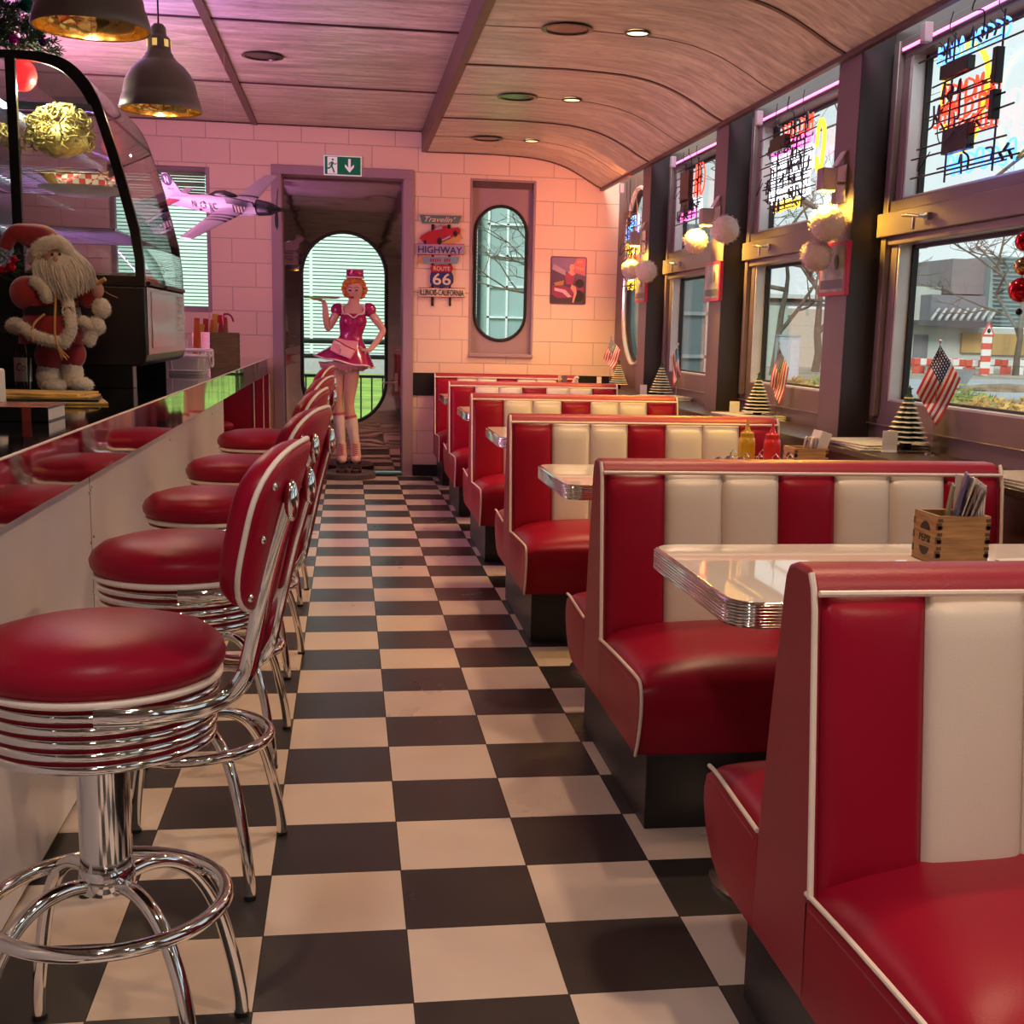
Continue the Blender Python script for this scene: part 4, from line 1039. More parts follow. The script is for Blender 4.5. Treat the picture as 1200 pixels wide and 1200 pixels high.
# socks, boots, skates
mb = MB(); mb.tube([Q2(378,530),Q2(383,570),Q2(391,680),Q2(398,790)],[.052,.056,.045,.038],20); mb.tube([Q2(484,560),Q2(495,600),Q2(513,700),Q2(528,790)],[.052,.055,.044,.038],20)
mb.build('knee_sock', SOCK, ST, smooth=80)
MB().tube([Q2(375,505),Q2(378,530)],[.056,.058],20).tube([Q2(480,535),Q2(485,560)],[.056,.058],20).build('sock_band', mat('sock_band_rose',(.50,.10,.14),.5), ST)
for x0, x1 in ((400,405),(530,537)):
    a = Q2(x0,790); b_ = Q2(x1,930); 
    bt = MB().tube([a,Q2((x0+x1)/2,850),b_],[.044,.041,.046],20).ball((b_.x,b_.y-.045,b_.z-.012),.046,18,12,(.9,1.7,.72)).build('skate_boot', BOOT, ST, smooth=80)
    mb = MB()
    for k in range(7):
        z = a.z-.01-(a.z-b_.z)*k/7; mb.tube([(a.x-.02,-.045,z),(a.x+.02,-.045,z-.008)],.0028,5)
    mb.build('lace', LIP, bt)
    sk = MB().box(b_.x-.03,b_.x+.03,-.11,.035,.082,.092)
    sk.build('skate_plate', BLKM, ST)
    mb = MB()
    for dx in (-.034,.034):
        for dy in (-.095,.02): mb.lathe([(.001,-.012),(.020,-.012),(.022,0),(.020,.012),(.001,.012)],16,(b_.x+dx,dy,.072),'x')
    mb.build('skate_wheel', WHEEL, ST)

# ============================================================ BEARDED DOLL ON THE COUNTER
DY = 2.69
FUR = mat('cream_fur',(.74,.66,.58),.9,var=.08,scale=60,bump=1,bscale=160,sheen=.4); VEL = mat('red_velvet',(.30,.008,.02),.75,var=.2,scale=20,sheen=.5); BEARD = mat('grey_white_beard',(.60,.54,.50),.7,var=.12,scale=50)
D = thing('bearded_doll','plush bearded doll in a red coat with white fur trim, standing on the black counter','doll',(at(75,460,1,DY).x,DY,CT+.012))
dx0 = D.location.x
def K(x, y, dy=0.):
    p = at(x/5.7125, 260+y/5.714, 1, DY+dy); return Vector((p.x-dx0, dy, p.z-CT))
frnd = random.Random(99)
def fuzz(mb, p, r, n_, sc=(1,1,1), L=.010):
    for k in range(n_):
        d = Vector((frnd.gauss(0,1),frnd.gauss(0,1),frnd.gauss(0,1))).normalized(); q = Vector(p)+Vector((d.x*r*sc[0],d.y*r*sc[1],d.z*r*sc[2]))*.97
        e_ = (d+Vector((frnd.gauss(0,.5),frnd.gauss(0,.5),frnd.gauss(-.2,.5)))).normalized()*L
        s_ = d.orthogonal().normalized()*.0013; mb.add([q-s_,q+s_,q+e_],[(0,1,2)])
def fur_ball(mb, p, r, sc=(1,1,1)): mb.ball(p, r, 22, 16, sc, .13, 9); fuzz(mb, p, r, 260, sc)
mb = MB(); fur_ball(mb, K(330,1060,0),.043,(1,1.05,1.5)); fur_ball(mb, K(370,1125,-.05),.035,(1.25,1.3,.85)); fur_ball(mb, K(480,1040,.02),.043,(1,1.05,1.5)); fur_ball(mb, K(540,1115,-.03),.035,(1.3,1.3,.85))
mb.build('fur_boot', FUR, D, smooth=80)
mb = MB().ball(K(330,920),.050,20,14,(1.05,1,1.2)).ball(K(480,905,.02),.050,20,14,(1.05,1,1.2)); mb.build('trousers', VEL, D, smooth=80)
MB().loft([[tuple(K(350,z)+Vector((w*cos(a),w*.75*sin(a),0))) for a in [2*PI*k/32 for k in range(32)]] for z,w in ((840,.115),(760,.118),(680,.104),(600,.092),(520,.090),(440,.078),(380,.045),(350,.02))]).ball(K(185,500,-.02),.062,20,14,(1,.9,1.0)).ball(K(590,480,0),.050,20,14,(.9,.9,1.3)).build('coat', VEL, D, smooth=80)
mb = MB()
for s_ in (spline([K(85,720,-.03),K(150,730,-.10),K(240,790,-.12),K(350,820,-.125),(K(430,830,-.12))],4), spline([K(430,830,-.12),K(475,750,-.12),K(470,660,-.11),K(455,560,-.09)],4), spline([K(560,690,-.06),K(620,740,-.05),K(600,820,-.05)],4), spline([K(240,420,-.07),K(300,480,-.085),K(320,530,-.085)],4)):
    for p in s_: mb.ball(p, .022, 12, 9, (1,1,1), .2, 12); fuzz(mb, p, .022, 60)
fur_ball(mb, K(110,720,-.03),.030,(1.2,1,1)); fur_ball(mb, K(680,600,-.04),.032,(1,.9,1.1)); fur_ball(mb, K(640,720,-.04),.034)
mb.build('fur_trim', FUR, D, smooth=80)
MB().loft([[tuple(K(350,z)+Vector((w*cos(a),w*.76*sin(a),0))) for a in [2*PI*k/32 for k in range(32)]] for z,w in ((640,.097),(648,.105),(590,.099),(600,.09))]).build('belt', BLK2, D, smooth=60)
bc = K(455,622,-.120)
MB().lathe([(.010,0),(.020,-.003),(.022,.002),(.010,.004)],24,tuple(bc),'y').build('belt_buckle', SILV, D)
mb = MB()
for k in range(16): a = 2*PI*k/16; mb.ball((bc.x+.019*cos(a),bc.y-.004,bc.z+.019*sin(a)),.0032,8,6)
mb.build('buckle_stud', PIPE, D)
MB().ball(K(375,260,-.03),.052,20,14,(1,.9,1.05)).ball(K(655,480,-.05),.022,14,10,(1,.8,1.3)).build('face_and_hand', mat('doll_skin',(.55,.28,.22),.6), D, smooth=80)
MB().ball(K(372,272,-.085),.010,10,8).build('doll_nose', mat('doll_nose',(.60,.24,.20),.5), D)
mb = MB()
for x in (350,400): mb.ball(K(x,240,-.079),.0055,8,6)
mb.build('doll_eye', EYE, D)
mb = MB()
for p in spline([K(225,275,-.02),K(250,215,-.06),K(310,170,-.075),K(390,160,-.075),K(440,200,-.06),K(465,250,-.02)],5): mb.ball(p,.024,12,9,(1,1,1),.2,12); fuzz(mb, p, .024, 70)
mb.build('hat_fur', FUR, D, smooth=80)
MB().tube(spline([K(340,230,0),K(290,150,0),K(200,115,0),K(110,100,0),K(60,140,0),K(35,205,0)],5),[.062,.062,.062,.060,.058,.056,.054,.051,.048,.046,.043,.040,.038,.036,.034,.032,.030,.028,.027,.026,.026,.025,.024,.023,.022,.020][:26],20).build('drooping_hat', VEL, D, smooth=80)
mb = MB(); rnd = random.Random(5)
for k in range(620):
    a = rnd.uniform(-1.25,1.25); rr_ = rnd.uniform(.3,1)
    st = K(385+a*85,272+abs(a)*-45+rnd.uniform(-15,55),-.064+.03*abs(a)); L = rnd.uniform(.5,1.)
    en = K(445+a*150+rnd.uniform(-25,25),330+235*L*(1-.30*abs(a)),-.115+.04*abs(a)+rnd.uniform(-.01,.015))
    mid = (st+en)/2+Vector((rnd.uniform(-.012,.012)+.012*a,-.012,.008))
    mb.tube(spline([st,mid,en],3),[.0045,.0044,.004,.0036,.0028,.002,.0008],5)
mb.ball(K(410,380,-.045),.062,20,14,(1,.8,1.5),.1,6)
mb.build('beard', BEARD, D, smooth=80)
MB().tube(spline([K(375,500,-.09),K(370,620,-.11),K(368,760,-.13),K(385,850,-.15)],5),.0045,6).tube(spline([K(300,640,-.10),K(240,690,-.12),K(215,740,-.13)],4),.004,6).build('gold_cord', GOLD, D)
mb = MB()
for p0, p1 in ((K(385,850,-.15),K(440,935,-.15)),(K(205,740,-.13),K(245,810,-.14))):
    for k in range(12): mb.tube([p0,p1+Vector((rnd.uniform(-.014,.014),rnd.uniform(-.01,.01),rnd.uniform(-.008,.006)))],.002,4)
mb.build('cord_tassel', GOLD, D)
MB().tube([K(645,440,-.06),K(705,405,-.07)],.008,8).tube(spline([K(690,480,-.05),K(740,510,-.05),K(790,530,-.05)],3),.001,4).build('gold_wand', GOLD, D)
# red baubles and greenery on the doll's shoulder side
gb = thing('bauble_sprig','sprig with shiny red baubles left of the bearded doll','ornament',(dx0-.145,DY+.09,CT))
mb = MB()
for (x,y,r_) in ((70,300,.020),(5,320,.016),(95,250,.014)): p = K(x,y,0); mb.ball((p.x+.135,-.05+p.y,p.z),r_,16,12)
mb.build('bauble', mat('red_bauble',(.55,.01,.03),.1,.7), gb)
mb = MB(); rnd = random.Random(9)
for k in range(120):
    p = K(rnd.uniform(-10,170),rnd.uniform(200,370),.03); q = Vector((p.x+.135,0,p.z)); d = Vector((rnd.uniform(-1,1),rnd.uniform(-1,1),rnd.uniform(-.6,1))).normalized()*.03; mb.tube([q,q+d],.0012,4)
for k in range(5): mb.tube([(0,0,0),(.005*k,.0,.18+.02*k)],.002,5)
PINE = mat('pine_green',(.03,.07,.03),.6,var=.4,scale=40)
mb.build('pine_sprig', PINE, gb)
# bottle behind the doll
bt = thing('beer_bottle','dark bottle with a silver and red label behind the doll','bottle',(at(28,455,1,2.86).x,2.86,CT))
MB().lathe([(.001,0),(.030,0),(.031,.01),(.031,.13),(.026,.16),(.013,.19),(.012,.235),(.001,.235)],26).build('glass_body', mat('brown_glass',(.03,.012,.006),.06,spec=.6), bt, smooth=60)
MB().lathe([(.0315,.03),(.0318,.032),(.0318,.118),(.0315,.12),(.030,.12),(.030,.03)],26).build('label', mat('silver_label',(.55,.50,.46),.3,.6), bt)
text('lettering','Co', mat('label_red',(.50,.02,.03),.4), bt, .034,.030, facing((.0,-.0325,.085),(1,0,0)),.0008,.2)
MB().lathe([(.001,.233),(.0145,.233),(.0145,.243),(.001,.244)],18).build('cap', CHR2, bt)
# white tablet / book / brochures at the near end
o = thing('white_dispenser','pale upright dispenser cut off at the left edge of the counter','dispenser',(at(-12,480,1,1.78).x,1.80,CT))
MB().box(-.06,.035,-.04,.04,0,.115).build('body', PAPER, o, bevel=.008)
MB().box(-.05,.025,-.043,-.040,.02,.09).build('front_slot', CHR2, o)
bk = thing('thick_book','thick black book with orange cover lying on the counter edge','book',(-.79,1.22,CT),.0)
MB().box(-.09,.20,0,.22,.0,.004).box(-.09,.20,0,.22,.034,.038).box(-.09,.20,0,.006,0,.038).build('cover', BLK2, bk, bevel=.001)
MB().box(-.088,.196,.006,.214,.004,.034).build('page_block', PAPER, bk)
MB().box(-.088,.198,.002,.218,.038,.0385).build('cover_print', mat('orange_cover',(.38,.10,.05),.25,var=.6,scale=10), bk)
MB().box(.135,.158,-.0008,.0,.0,.0384).build('red_band', mat('red_band',(.40,.05,.03),.4), bk)
text('lettering','SPECIAL EDITION', PAPERG, bk, .16,.007, facing((.03,-.0008,.019)),.0004) if False else None
YEL = mat('yellow_paper',(.62,.40,.09),.5,var=.4,scale=14)
for i in range(4):
    o = MB().box(-.22,.20-.02*i,-.12,.10,0,.007).xf(Matrix.Translation((-.80,2.05+.03*i,CT+.0005+.0078*i))@Matrix.Rotation(.25-.12*i,4,'Z')).build('brochure', YEL if i != 1 else BLK2, bevel=.001)
    tag(o,['lowest yellow brochure of the pile on the counter','black brochure in the pile on the counter','yellow brochure in the middle of the pile on the counter','topmost yellow brochure on the pile before the bearded doll'][i],'brochure','brochures on the counter')

# ============================================================ GLASS DISPLAY CASE
YA, YZ = 2.99, 4.18
def DC(px, py): p = at(px, py, 1, YA); return (p.x, p.z)
DCS = thing('display_case','tall black-framed glass display case with a curved front on the counter','display case',(-.95,YA,CT))
ox, oy, oz = DCS.location
cur = [(-.606,1.50)]+[(p.x,p.z) for p in spline([(lambda q:(q.x,0,q.z))(at(a_,b_,1,YA)) for a_,b_ in ((163,268),(147,210),(130,155),(114,112),(97,86),(76,69),(50,61),(20,58),(-12,57))],5)]
prof_o = [(-1.40,1.09),(-.64,1.09),(-.612,1.108),(-.604,1.14),(-.606,1.50)]+cur[1:]+[(-1.40,2.255)]
def offs(P, d):
    out = []
    n_ = len(P)
    for i, (x,z) in enumerate(P):
        a = Vector((P[i-1][0],P[i-1][1])); b_ = Vector((P[(i+1)%n_][0],P[(i+1)%n_][1])); t = (b_-a).normalized(); nn = Vector((-t.y,t.x)); out.append((x+nn.x*d, z+nn.y*d))
    return out
L_ = lambda P: [(x-ox, z-oz) for x,z in P]
po = L_(prof_o)
gi = [p for p in offs(prof_o, .035)]
gl_in = [(-1.30,1.44),(-.655,1.44)]+[(x-.040,z-.010) for x,z in cur[1:]]+[(-1.30,2.215)]
gl_in = L_(gl_in)
# frame rings near and far
def ringframe(y0, y1):
    n_ = len(po); c0 = (sum(p[0] for p in gl_in)/len(gl_in), sum(p[1] for p in gl_in)/len(gl_in))
    mb = MB(); out = L_([(-1.40,1.40),(-.604,1.40)]+cur+[(-1.40,2.255)]); inn = L_([(-1.37,1.44),(-.640,1.44),(-.640,1.50)]+[(x-.036,z-.012-.02*(z>2.1)) for x,z in cur[1:]]+[(-1.37,2.215)])
    m_ = len(out); vs = []
    for y in (y0,y1): vs += [(x,y,z) for x,z in out]+[(x,y,z) for x,z in inn]
    fs = []
    for i in range(m_):
        j = (i+1)%m_; fs += [(i,j,m_+j,m_+i),(2*m_+i,3*m_+i,3*m_+j,2*m_+j),(i,2*m_+i,2*m_+j,j),(m_+i,m_+j,3*m_+j,3*m_+i)]
    return mb.add(vs, fs)
for y in (0, YZ-YA-.03): ringframe(y, y+.03).build('end_frame', BLK2, DCS, smooth=40, bevel=.003)
MB().prism(L_([(-1.40,1.09),(-.64,1.09),(-.612,1.108),(-.604,1.14),(-.606,1.40),(-1.40,1.40)]), 0, YZ-YA, 1).build('base_cabinet', BLK2, DCS, bevel=.006)
# metal side plate with small vents and a hinged flap
MB().box(-.604-ox,-.600-ox,.03,YZ-YA-.03,1.135-oz,1.40-oz).build('side_plate', mat('rosy_steel',(.50,.44,.44),.22,.9), DCS, bevel=.002)
MB().box(-.600-ox,-.597-ox,.12,.80,1.16-oz,1.385-oz).build('hinged_flap', mat('flap_steel',(.62,.50,.47),.18,.9), DCS, bevel=.004)
mb = MB()
for i in range(6): mb.box(-.600-ox,-.5975-ox,.93,1.08,1.22-oz+.03*i,1.235-oz+.03*i)
mb.build('vent_slot', PAPER, DCS)
mb = MB().tube([(-.598-ox,.05,1.415-oz),(-.598-ox,YZ-YA-.05,1.415-oz)],.008,8).ball((-.592-ox,.45,1.41-oz),.012,8,6); mb.build('hinge_rail', BLKM, DCS)
# curved glass
g0 = L_([(-.606,1.42),(-.606,1.50)]+cur[1:]); rings = [[(x,y,z) for x,z in g0]+[(x-.004,y,z-.001) for x,z in reversed(g0)] for y in (.03,YZ-YA-.03)]
MB().loft(rings, caps=False).build('curved_glass', CGLASS, DCS, smooth=60)
inn = L_([(-1.37,1.44),(-.640,1.44),(-.640,1.50)]+[(x-.036,z-.012-.02*(z>2.1)) for x,z in cur[1:]]+[(-1.37,2.215)])
MB().prism(inn,.012,.017,1).build('end_glass', CGLASS, DCS, smooth=0)
MB().prism(inn,YZ-YA-.017,YZ-YA-.012,1).build('end_glass', CGLASS, DCS, smooth=0)
xd = at(20,250,1,YA).x-ox
MB().box(xd-.018,xd+.018,-.004,.025,1.44-oz,2.235-oz).build('mullion', BLK2, DCS, bevel=.002)
MB().box(-1.39-ox,-1.37-ox,0,YZ-YA,1.40-oz,2.25-oz).build('back_panel', mat('case_back',(.10,.14,.16),.25,.4), DCS)
for z, x1 in ((1.62,-.72),(1.84,-.78)):
    mb = MB()
    for i in range(15):
        y = .06+i*.076; mb.tube([(-1.36-ox,y,z-oz),(x1-ox,y,z-oz)],.0028,6)
    for x in (-1.36,-1.1,x1): mb.tube([(x-ox,.04,z-oz-.004),(x-ox,YZ-YA-.04,z-oz-.004)],.005,6)
    mb.build('wire_shelf', CHR, DCS)
MB().box(-1.37-ox,-.65-ox,.04,YZ-YA-.04,1.44-oz,1.45-oz).build('case_floor', CHR2, DCS)
for x in (-.70,-1.30):
    pass
mb = MB()
for y in (.09,YZ-YA-.16): mb.box(-1.34-ox,-.675-ox,y,y+.09,0,.09)
mb.build('foot', BLK2, DCS, bevel=.004)
MB().box(-1.2-ox,-.75-ox,-.002,.001,1.02-oz+.02,1.04-oz+.02).build('foot_bracket', CHR2, DCS) if False else None
# inside the case
mb = MB(); rnd = random.Random(11); cN = at(70,155,1,3.35)
STRAW = mat('golden_noodles',(.50,.42,.14),.5,var=.45,scale=22)
for k in range(170):
    a = rnd.uniform(0,2*PI); ph = rnd.uniform(-.5,1.5); r_ = .105; c0 = cN+Vector((cos(a)*cos(ph)*r_*1.15, sin(a)*cos(ph)*r_, sin(ph)*r_*.95-.01))
    ax = Vector((rnd.uniform(-1,1),rnd.uniform(-1,1),rnd.uniform(-1,1))).normalized(); o_ = ax.orthogonal().normalized(); w_ = ax.cross(o_); rr_ = rnd.uniform(.014,.028)
    mb.tube([c0+(o_*cos(t)+w_*sin(t))*rr_*(1+.03*t)+ax*.002*t for t in [i*.8 for i in range(8)]],.0035,5)
mb.ball(cN+Vector((0,0,-.03)),.10,20,12,(1.1,1,.7),.2,5)
tag(mb.build('curly_snack_heap', STRAW, smooth=80),'golden heap of curly snacks at the top of the display case','snacks')
mb = MB(); rnd = random.Random(12); cN = at(2,165,1,3.35)
for k in range(60):
    a = rnd.uniform(0,2*PI); ph = rnd.uniform(-.5,1.5); c0 = cN+Vector((cos(a)*cos(ph)*.07, sin(a)*cos(ph)*.08, sin(ph)*.06-.01)); ax = Vector((rnd.uniform(-1,1),rnd.uniform(-1,1),rnd.uniform(-1,1))).normalized(); o_ = ax.orthogonal().normalized(); w_ = ax.cross(o_)
    mb.tube([c0+(o_*cos(t)+w_*sin(t))*.022+ax*.002*t for t in [i*.8 for i in range(8)]],.0035,5)
tag(mb.build('curly_snack_heap', STRAW, smooth=80),'small heap of curly snacks left of the case mullion','snacks')
pl = at(98,226,1,3.30)
PT_ = thing('food_basket','food tray lined with red and white checked paper inside the display case','basket',tuple(pl))
MB().lathe([(.001,-.012),(.09,-.012),(.17,.012),(.175,.018),(.09,-.004),(.001,-.004)],40).build('white_plate', PAPER, PT_)
mck, n, l, b, tc, sp = pattern('checked_paper', .5)
ck = n.new('ShaderNodeTexChecker'); ck.inputs['Scale'].default_value = 42; ck.inputs[1].default_value = (.55,.05,.06,1); ck.inputs[2].default_value = (.8,.74,.68,1); l.new(tc.outputs['Object'], ck.inputs[0]); l.new(ck.outputs[0], b.inputs['Base Color'])
MB().loft([[(.10*cos(a)*(1+.1*sin(5*a)),.07*sin(a),0+.012*sin(4*a)) for a in [2*PI*k/30 for k in range(30)]],[(.125*cos(a)*(1+.12*sin(5*a)),.09*sin(a),.055+.022*sin(4*a)) for a in [2*PI*k/30 for k in range(30)]],[(.118*cos(a)*(1+.12*sin(5*a)),.082*sin(a),.053+.022*sin(4*a)) for a in [2*PI*k/30 for k in range(30)]]]).build('checked_paper', mck, PT_, smooth=60)
MB().loft([[(-.03+.09*cos(a),.01+.05*sin(a),.02) for a in [2*PI*k/24 for k in range(24)]],[(-.05+.13*cos(a)*(1+.25*sin(3*a)),.01+.07*sin(a),.075+.02*sin(3*a)) for a in [2*PI*k/24 for k in range(24)]],[(-.05+.12*cos(a),.01+.06*sin(a),.07) for a in [2*PI*k/24 for k in range(24)]]]).build('yellow_wrapper', YEL, PT_)
pg = at(82,207,1,3.3); o = MB().ball((0,0,0),.028,14,10,(1,1,1.25),.25,5).build('turquoise_cone', mat('turquoise_candy',(.01,.30,.24),.4), loc=tuple(pg)); tag(o,'small turquoise cone behind the checked food tray','candy')
rl = at(26,88,1,3.2)
o = thing('red_lamp','round glowing red lamp hanging at the top of the display case','lamp',tuple(rl))
MB().ball((0,0,0),.055,22,16,(1,1,1.1)).build('red_glass', mat('red_glow',(.9,.02,.02),.3,emit=(1,.015,.02),es=2.2), o)
MB().tube([(0,0,.05),(0,0,2.235-rl.z)],.004,6).build('cord', BLKM, o)
# light strip at the back of the case
o = MB().box(-1.36,-1.345,3.1,4.05,2.20,2.225).build('light_strip', mat('cool_tube',(1,1,1),.4,emit=(.85,.95,1),es=9)); tag(o,'cool white light strip along the top inside the display case','light')
o = MB().tube([tuple(at(98,335,1,3.9)),tuple(at(98,368,1,3.9))],.012,10).build('upright_highlight', mat('cool_highlight_glow',(1,1,1),.4,emit=(.8,.95,1),es=5)); tag(o,'short upright glowing tube added as a bright reflection inside the display case','light')  # glowing tube imitates a bright reflection in the glass, no lamp there
# garland on top
G = thing('pine_garland','dark pine garland with baubles on top of the display case','garland',(-1.12,3.10,2.262))
mb = MB(); rnd = random.Random(21)
for k in range(125):
    b0_ = Vector((rnd.uniform(-.20,.13),rnd.uniform(-.03,.12),rnd.uniform(.02,.20))); d = Vector((rnd.uniform(-.4,1),rnd.uniform(-.5,.5),rnd.uniform(-.9,.9))).normalized(); L = rnd.uniform(.06,.12)
    if (b0_+d*L).z < .01: d.z = abs(d.z)*.2
    mb.tube([b0_,b0_+d*L],.002,4)
    for q in range(40):
        p = b0_+d*L*q/40; e_ = (d+Vector((rnd.uniform(-1,1),rnd.uniform(-1,1),rnd.uniform(-1,1)))*1.1).normalized()*.028
        mb.tube([p,p+e_],.0018,3,caps=False)
mb.build('pine_needles', PINE, G, smooth=0, weld=False)
for (px,py,r_,nm,cc) in ((15,46,.020,'purple_bauble',(.30,.01,.22)),(32,6,.028,'green_bauble',(.0,.10,.08)),(50,50,.015,'violet_bauble',(.06,.02,.10))):
    p = at(px,py,1,3.04); MB().ball((p.x+1.12,-.06,p.z-2.262),r_,18,12).lathe([(.001,0),(.005,0),(.005,.008),(.001,.008)],8,(p.x+1.12,-.06,p.z-2.262+r_-.001)).build('bauble', mat(nm,cc,.12,.7), G)
mb = MB()
for k in range(26): mb.ball((-.10+.006*k,-.05+.02*sin(k*.7),.10+.045*sin(k*.30)),.0026,6,4)
mb.build('bead_chain', SILV, G)
# things further along the counter
def cbox(loc, rz, label): 
    return oak_box('menu_crate', .19,.27,.215, label, 'box', None, loc, rz, WOODB)
q = at(256,440,2,CT)
cb = cbox((-.635,5.60,CT), .50, 'brown wooden crate full of coloured menus and straws on the far counter')
rnd = random.Random(4)
CC = [mat('orange_card',(.70,.16,.03),.5), mat('yellow_card',(.65,.40,.05),.5), mat('red_card',(.55,.03,.03),.5), CARD[1], mat('teal_card',(.05,.22,.20),.5)]
nm = ['orange','yellow','red','cream','teal']
for i in range(12):
    c_ = [0,1,3,2,0,3,1,2,0,4,2,1][i]; h_ = rnd.uniform(.19,.23)
    o = MB().box(-.016,.016,0,.003,0,h_+.085-.03*(i%4==1)).xf(Matrix.Translation((-.735+.0165*i,5.70+.01*(i%3)+.009*i,CT+.010+(.004 if i<8 else 0)))@Matrix.Rotation(.10*(i%2)-.02,4,'Z')@Matrix.Rotation(.06+.10*(i%3)*(1 if i < 8 else -1)*.5,4,'Y')).build('menu_card', CC[c_])
    tag(o,'%s card standing %s in the brown crate on the far counter' % (nm[c_], ['first from the left','second from the left','third from the left','fourth from the left','fifth from the left','sixth from the left','seventh from the left','eighth from the left','ninth from the left','tenth from the left','second from the right','at the right end'][i]),'card','cards in the brown crate')
o = MB().tube(spline([(-.54,5.72,CT+.012),(-.565,5.72,CT+.29),(-.55,5.72,CT+.325),(-.52,5.72,CT+.315),(-.505,5.72,CT+.28)],6),.006,8).build('candy_cane', SRED, smooth=80); tag(o,'hooked red cane sticking up at the right of the brown crate','cane')
bs = thing('white_wire_basket','white plastic basket with curved handles on the far counter','basket',(-.66,4.72,CT))
mb = MB()
for z, e_ in ((.02,0),(.095,.012),(.125,.018)): mb.tube([(a,b_,z) for a,b_ in rrect(-.10-e_,.10+e_,-.12-e_,.12+e_,.04,6)],.007 if z > .05 else .005,8,True)
for a,b_ in rrect(-.11,.11,-.13,.13,.04,2): mb.tube([(a*.92,b_*.92,.02),(a,b_,.125)],.004,6)
mb.tube(spline([(.118,-.12,.12),(.125,-.06,.05),(.125,.06,.05),(.118,.12,.12)],6),.006,8)
mb.build('basket_frame', PAPER, bs)
MB().prism(rrect(-.095,.095,-.115,.115,.035),.0,.09,2).build('basket_liner', mat('basket_white',(.7,.62,.6),.4), bs, bevel=.003)
p = at(250,402,1,4.62)
o = MB().lathe([(.001,0),(.03,0),(.036,.09),(.033,.09),(.028,.004),(.001,.004)],20).build('plastic_cup', PAPER, loc=(-.72,4.98,CT)); tag(o,'small pale cup behind the white basket','cup')
mb = MB()
for i in range(7): a = i*.9; mb.tube([(.01*cos(a),.01*sin(a),.01),(.035*cos(a),.03*sin(a),.17+.01*(i%3))],.004,6)
o = mb.build('drinking_straws', PIPE, loc=(-.72,4.98,CT)); tag(o,'bundle of white straws in the small cup','straws', kind='stuff')
mb = MB()
for s in (-1,1):
    mb.tube([(s*.06,0,0),(s*.06,0,.055)],.004,6)
mb.box(-.07,.07,-.05,.05,.055,.060)
o = mb.build('card_stand', BLKM, loc=(-.78,4.36,CT)); tag(o,'low black stand on the counter beyond the display case','stand')

# ============================================================ PENDANT LAMPS
PEWT = mat('grey_lamp_enamel',(.30,.26,.26),.40,.4,var=.06); GOLDIN = mat('gold_inside',(.85,.58,.20),.12,1,var=.15,wave=.01,bscale=9)
def pendant(loc, label, s=1.):
    t = thing('pendant_lamp', label, 'lamp', loc, 0, 'grey bell pendant lamps'); 
    pr = [(.158,0),(.160,.004),(.154,.028),(.147,.052),(.143,.056),(.141,.075),(.133,.108),(.118,.138),(.098,.163),(.078,.180),(.066,.188),(.062,.196),(.055,.202),(.053,.212),(.047,.216),(.045,.225)]
    pr = [(r*s,z*s) for r,z in pr]
    t_in = [(r-.003,z) for r,z in pr]
    MB().lathe(pr+list(reversed([(r-.0025,z-.001) for r,z in pr])),56).build('shade', PEWT, t, smooth=50)
    MB().lathe([(r-.0045,z+.001) for r,z in pr if z < .2]+list(reversed([(r-.0060,z+.0005) for r,z in pr if z < .2])),56).build('gold_lining', GOLDIN, t, smooth=60)
    MB().lathe([(.045*s,.222*s),(.043*s,.270*s),(.030*s,.282*s),(.028*s,.310*s),(.018*s,.322*s),(.001,.324*s)],32).build('neck', PEWT, t, smooth=40)
    mb = MB()
    for k in range(6):
        a = 2*PI*k/6+.3; M = Matrix.Rotation(a,4,'Z'); i0 = len(mb.v); mb.box(.040*s,.0455*s,-.009*s,.009*s,.236*s,.262*s); mb.xf(M, i0)
    mb.build('vent_window', mat('warm_vent',(.9,.6,.2),.4,emit=(1,.62,.18),es=.7), t)
    MB().tube([(0,0,.32*s),(0,0,2.889-loc[2])],.0035,8).lathe([(.001,2.889-loc[2]-.02),(.03,2.889-loc[2]-.02),(.04,2.889-loc[2]),(.001,2.889-loc[2])],20).build('cord', BLKM, t)
    MB().ball((0,0,.115*s),.030*s,16,12,(1,1,1.3)).tube([(0,0,.15*s),(0,0,.23*s)],.016*s,12).build('bulb', mat('bulb_glass',(.9,.8,.6),.3,emit=(1,.7,.35),es=1.2), t)
    MB().tube([(0,0,.06*s),(0,0,-.02*s)],.001,4).ball((0,0,-.022*s),.004,6,4).build('pull_chain', CHR, t)
    return t
pendant((-.545,3.135,2.083),'grey bell pendant lamp with gold lining, fully in view above the display case')
pendant((-.515,1.60,2.052),'grey bell pendant lamp with gold lining, cut off by the top edge')

# ============================================================ MODEL PLANE
PSIL = mat('plane_silver',(.50,.45,.50),.45,.1); PBK = mat('plane_black',(.02,.018,.02),.35); PRED = mat('plane_red',(.55,.04,.08),.4)
nd = Vector((.84,-.54,-.075)).normalized(); wn_ = Vector((-.50,-.70,-.48)); wn_ = (wn_-nd*wn_.dot(nd)).normalized(); un = nd.cross(-wn_)
AP = thing('model_airplane','silver and black model fighter plane hanging before the back wall','model plane',(0,0,0))
pc = at(262,240,1,6.0)
MP = Matrix((nd, -wn_, un)).transposed().to_4x4(); MP.translation = pc     # local x nose, y near wing, z up
AP.matrix_world = MP; AP.location = pc; AP.rotation_euler = MP.to_euler()
fus = [(-.43,.012,.020,.01),(-.38,.018,.034,.008),(-.25,.028,.048,.004),(-.10,.038,.062,0),(.02,.042,.068,0),(.14,.042,.062,0),(.26,.038,.052,-.002),(.34,.032,.042,-.004),(.385,.022,.026,-.004),(.41,.008,.010,-.004)]
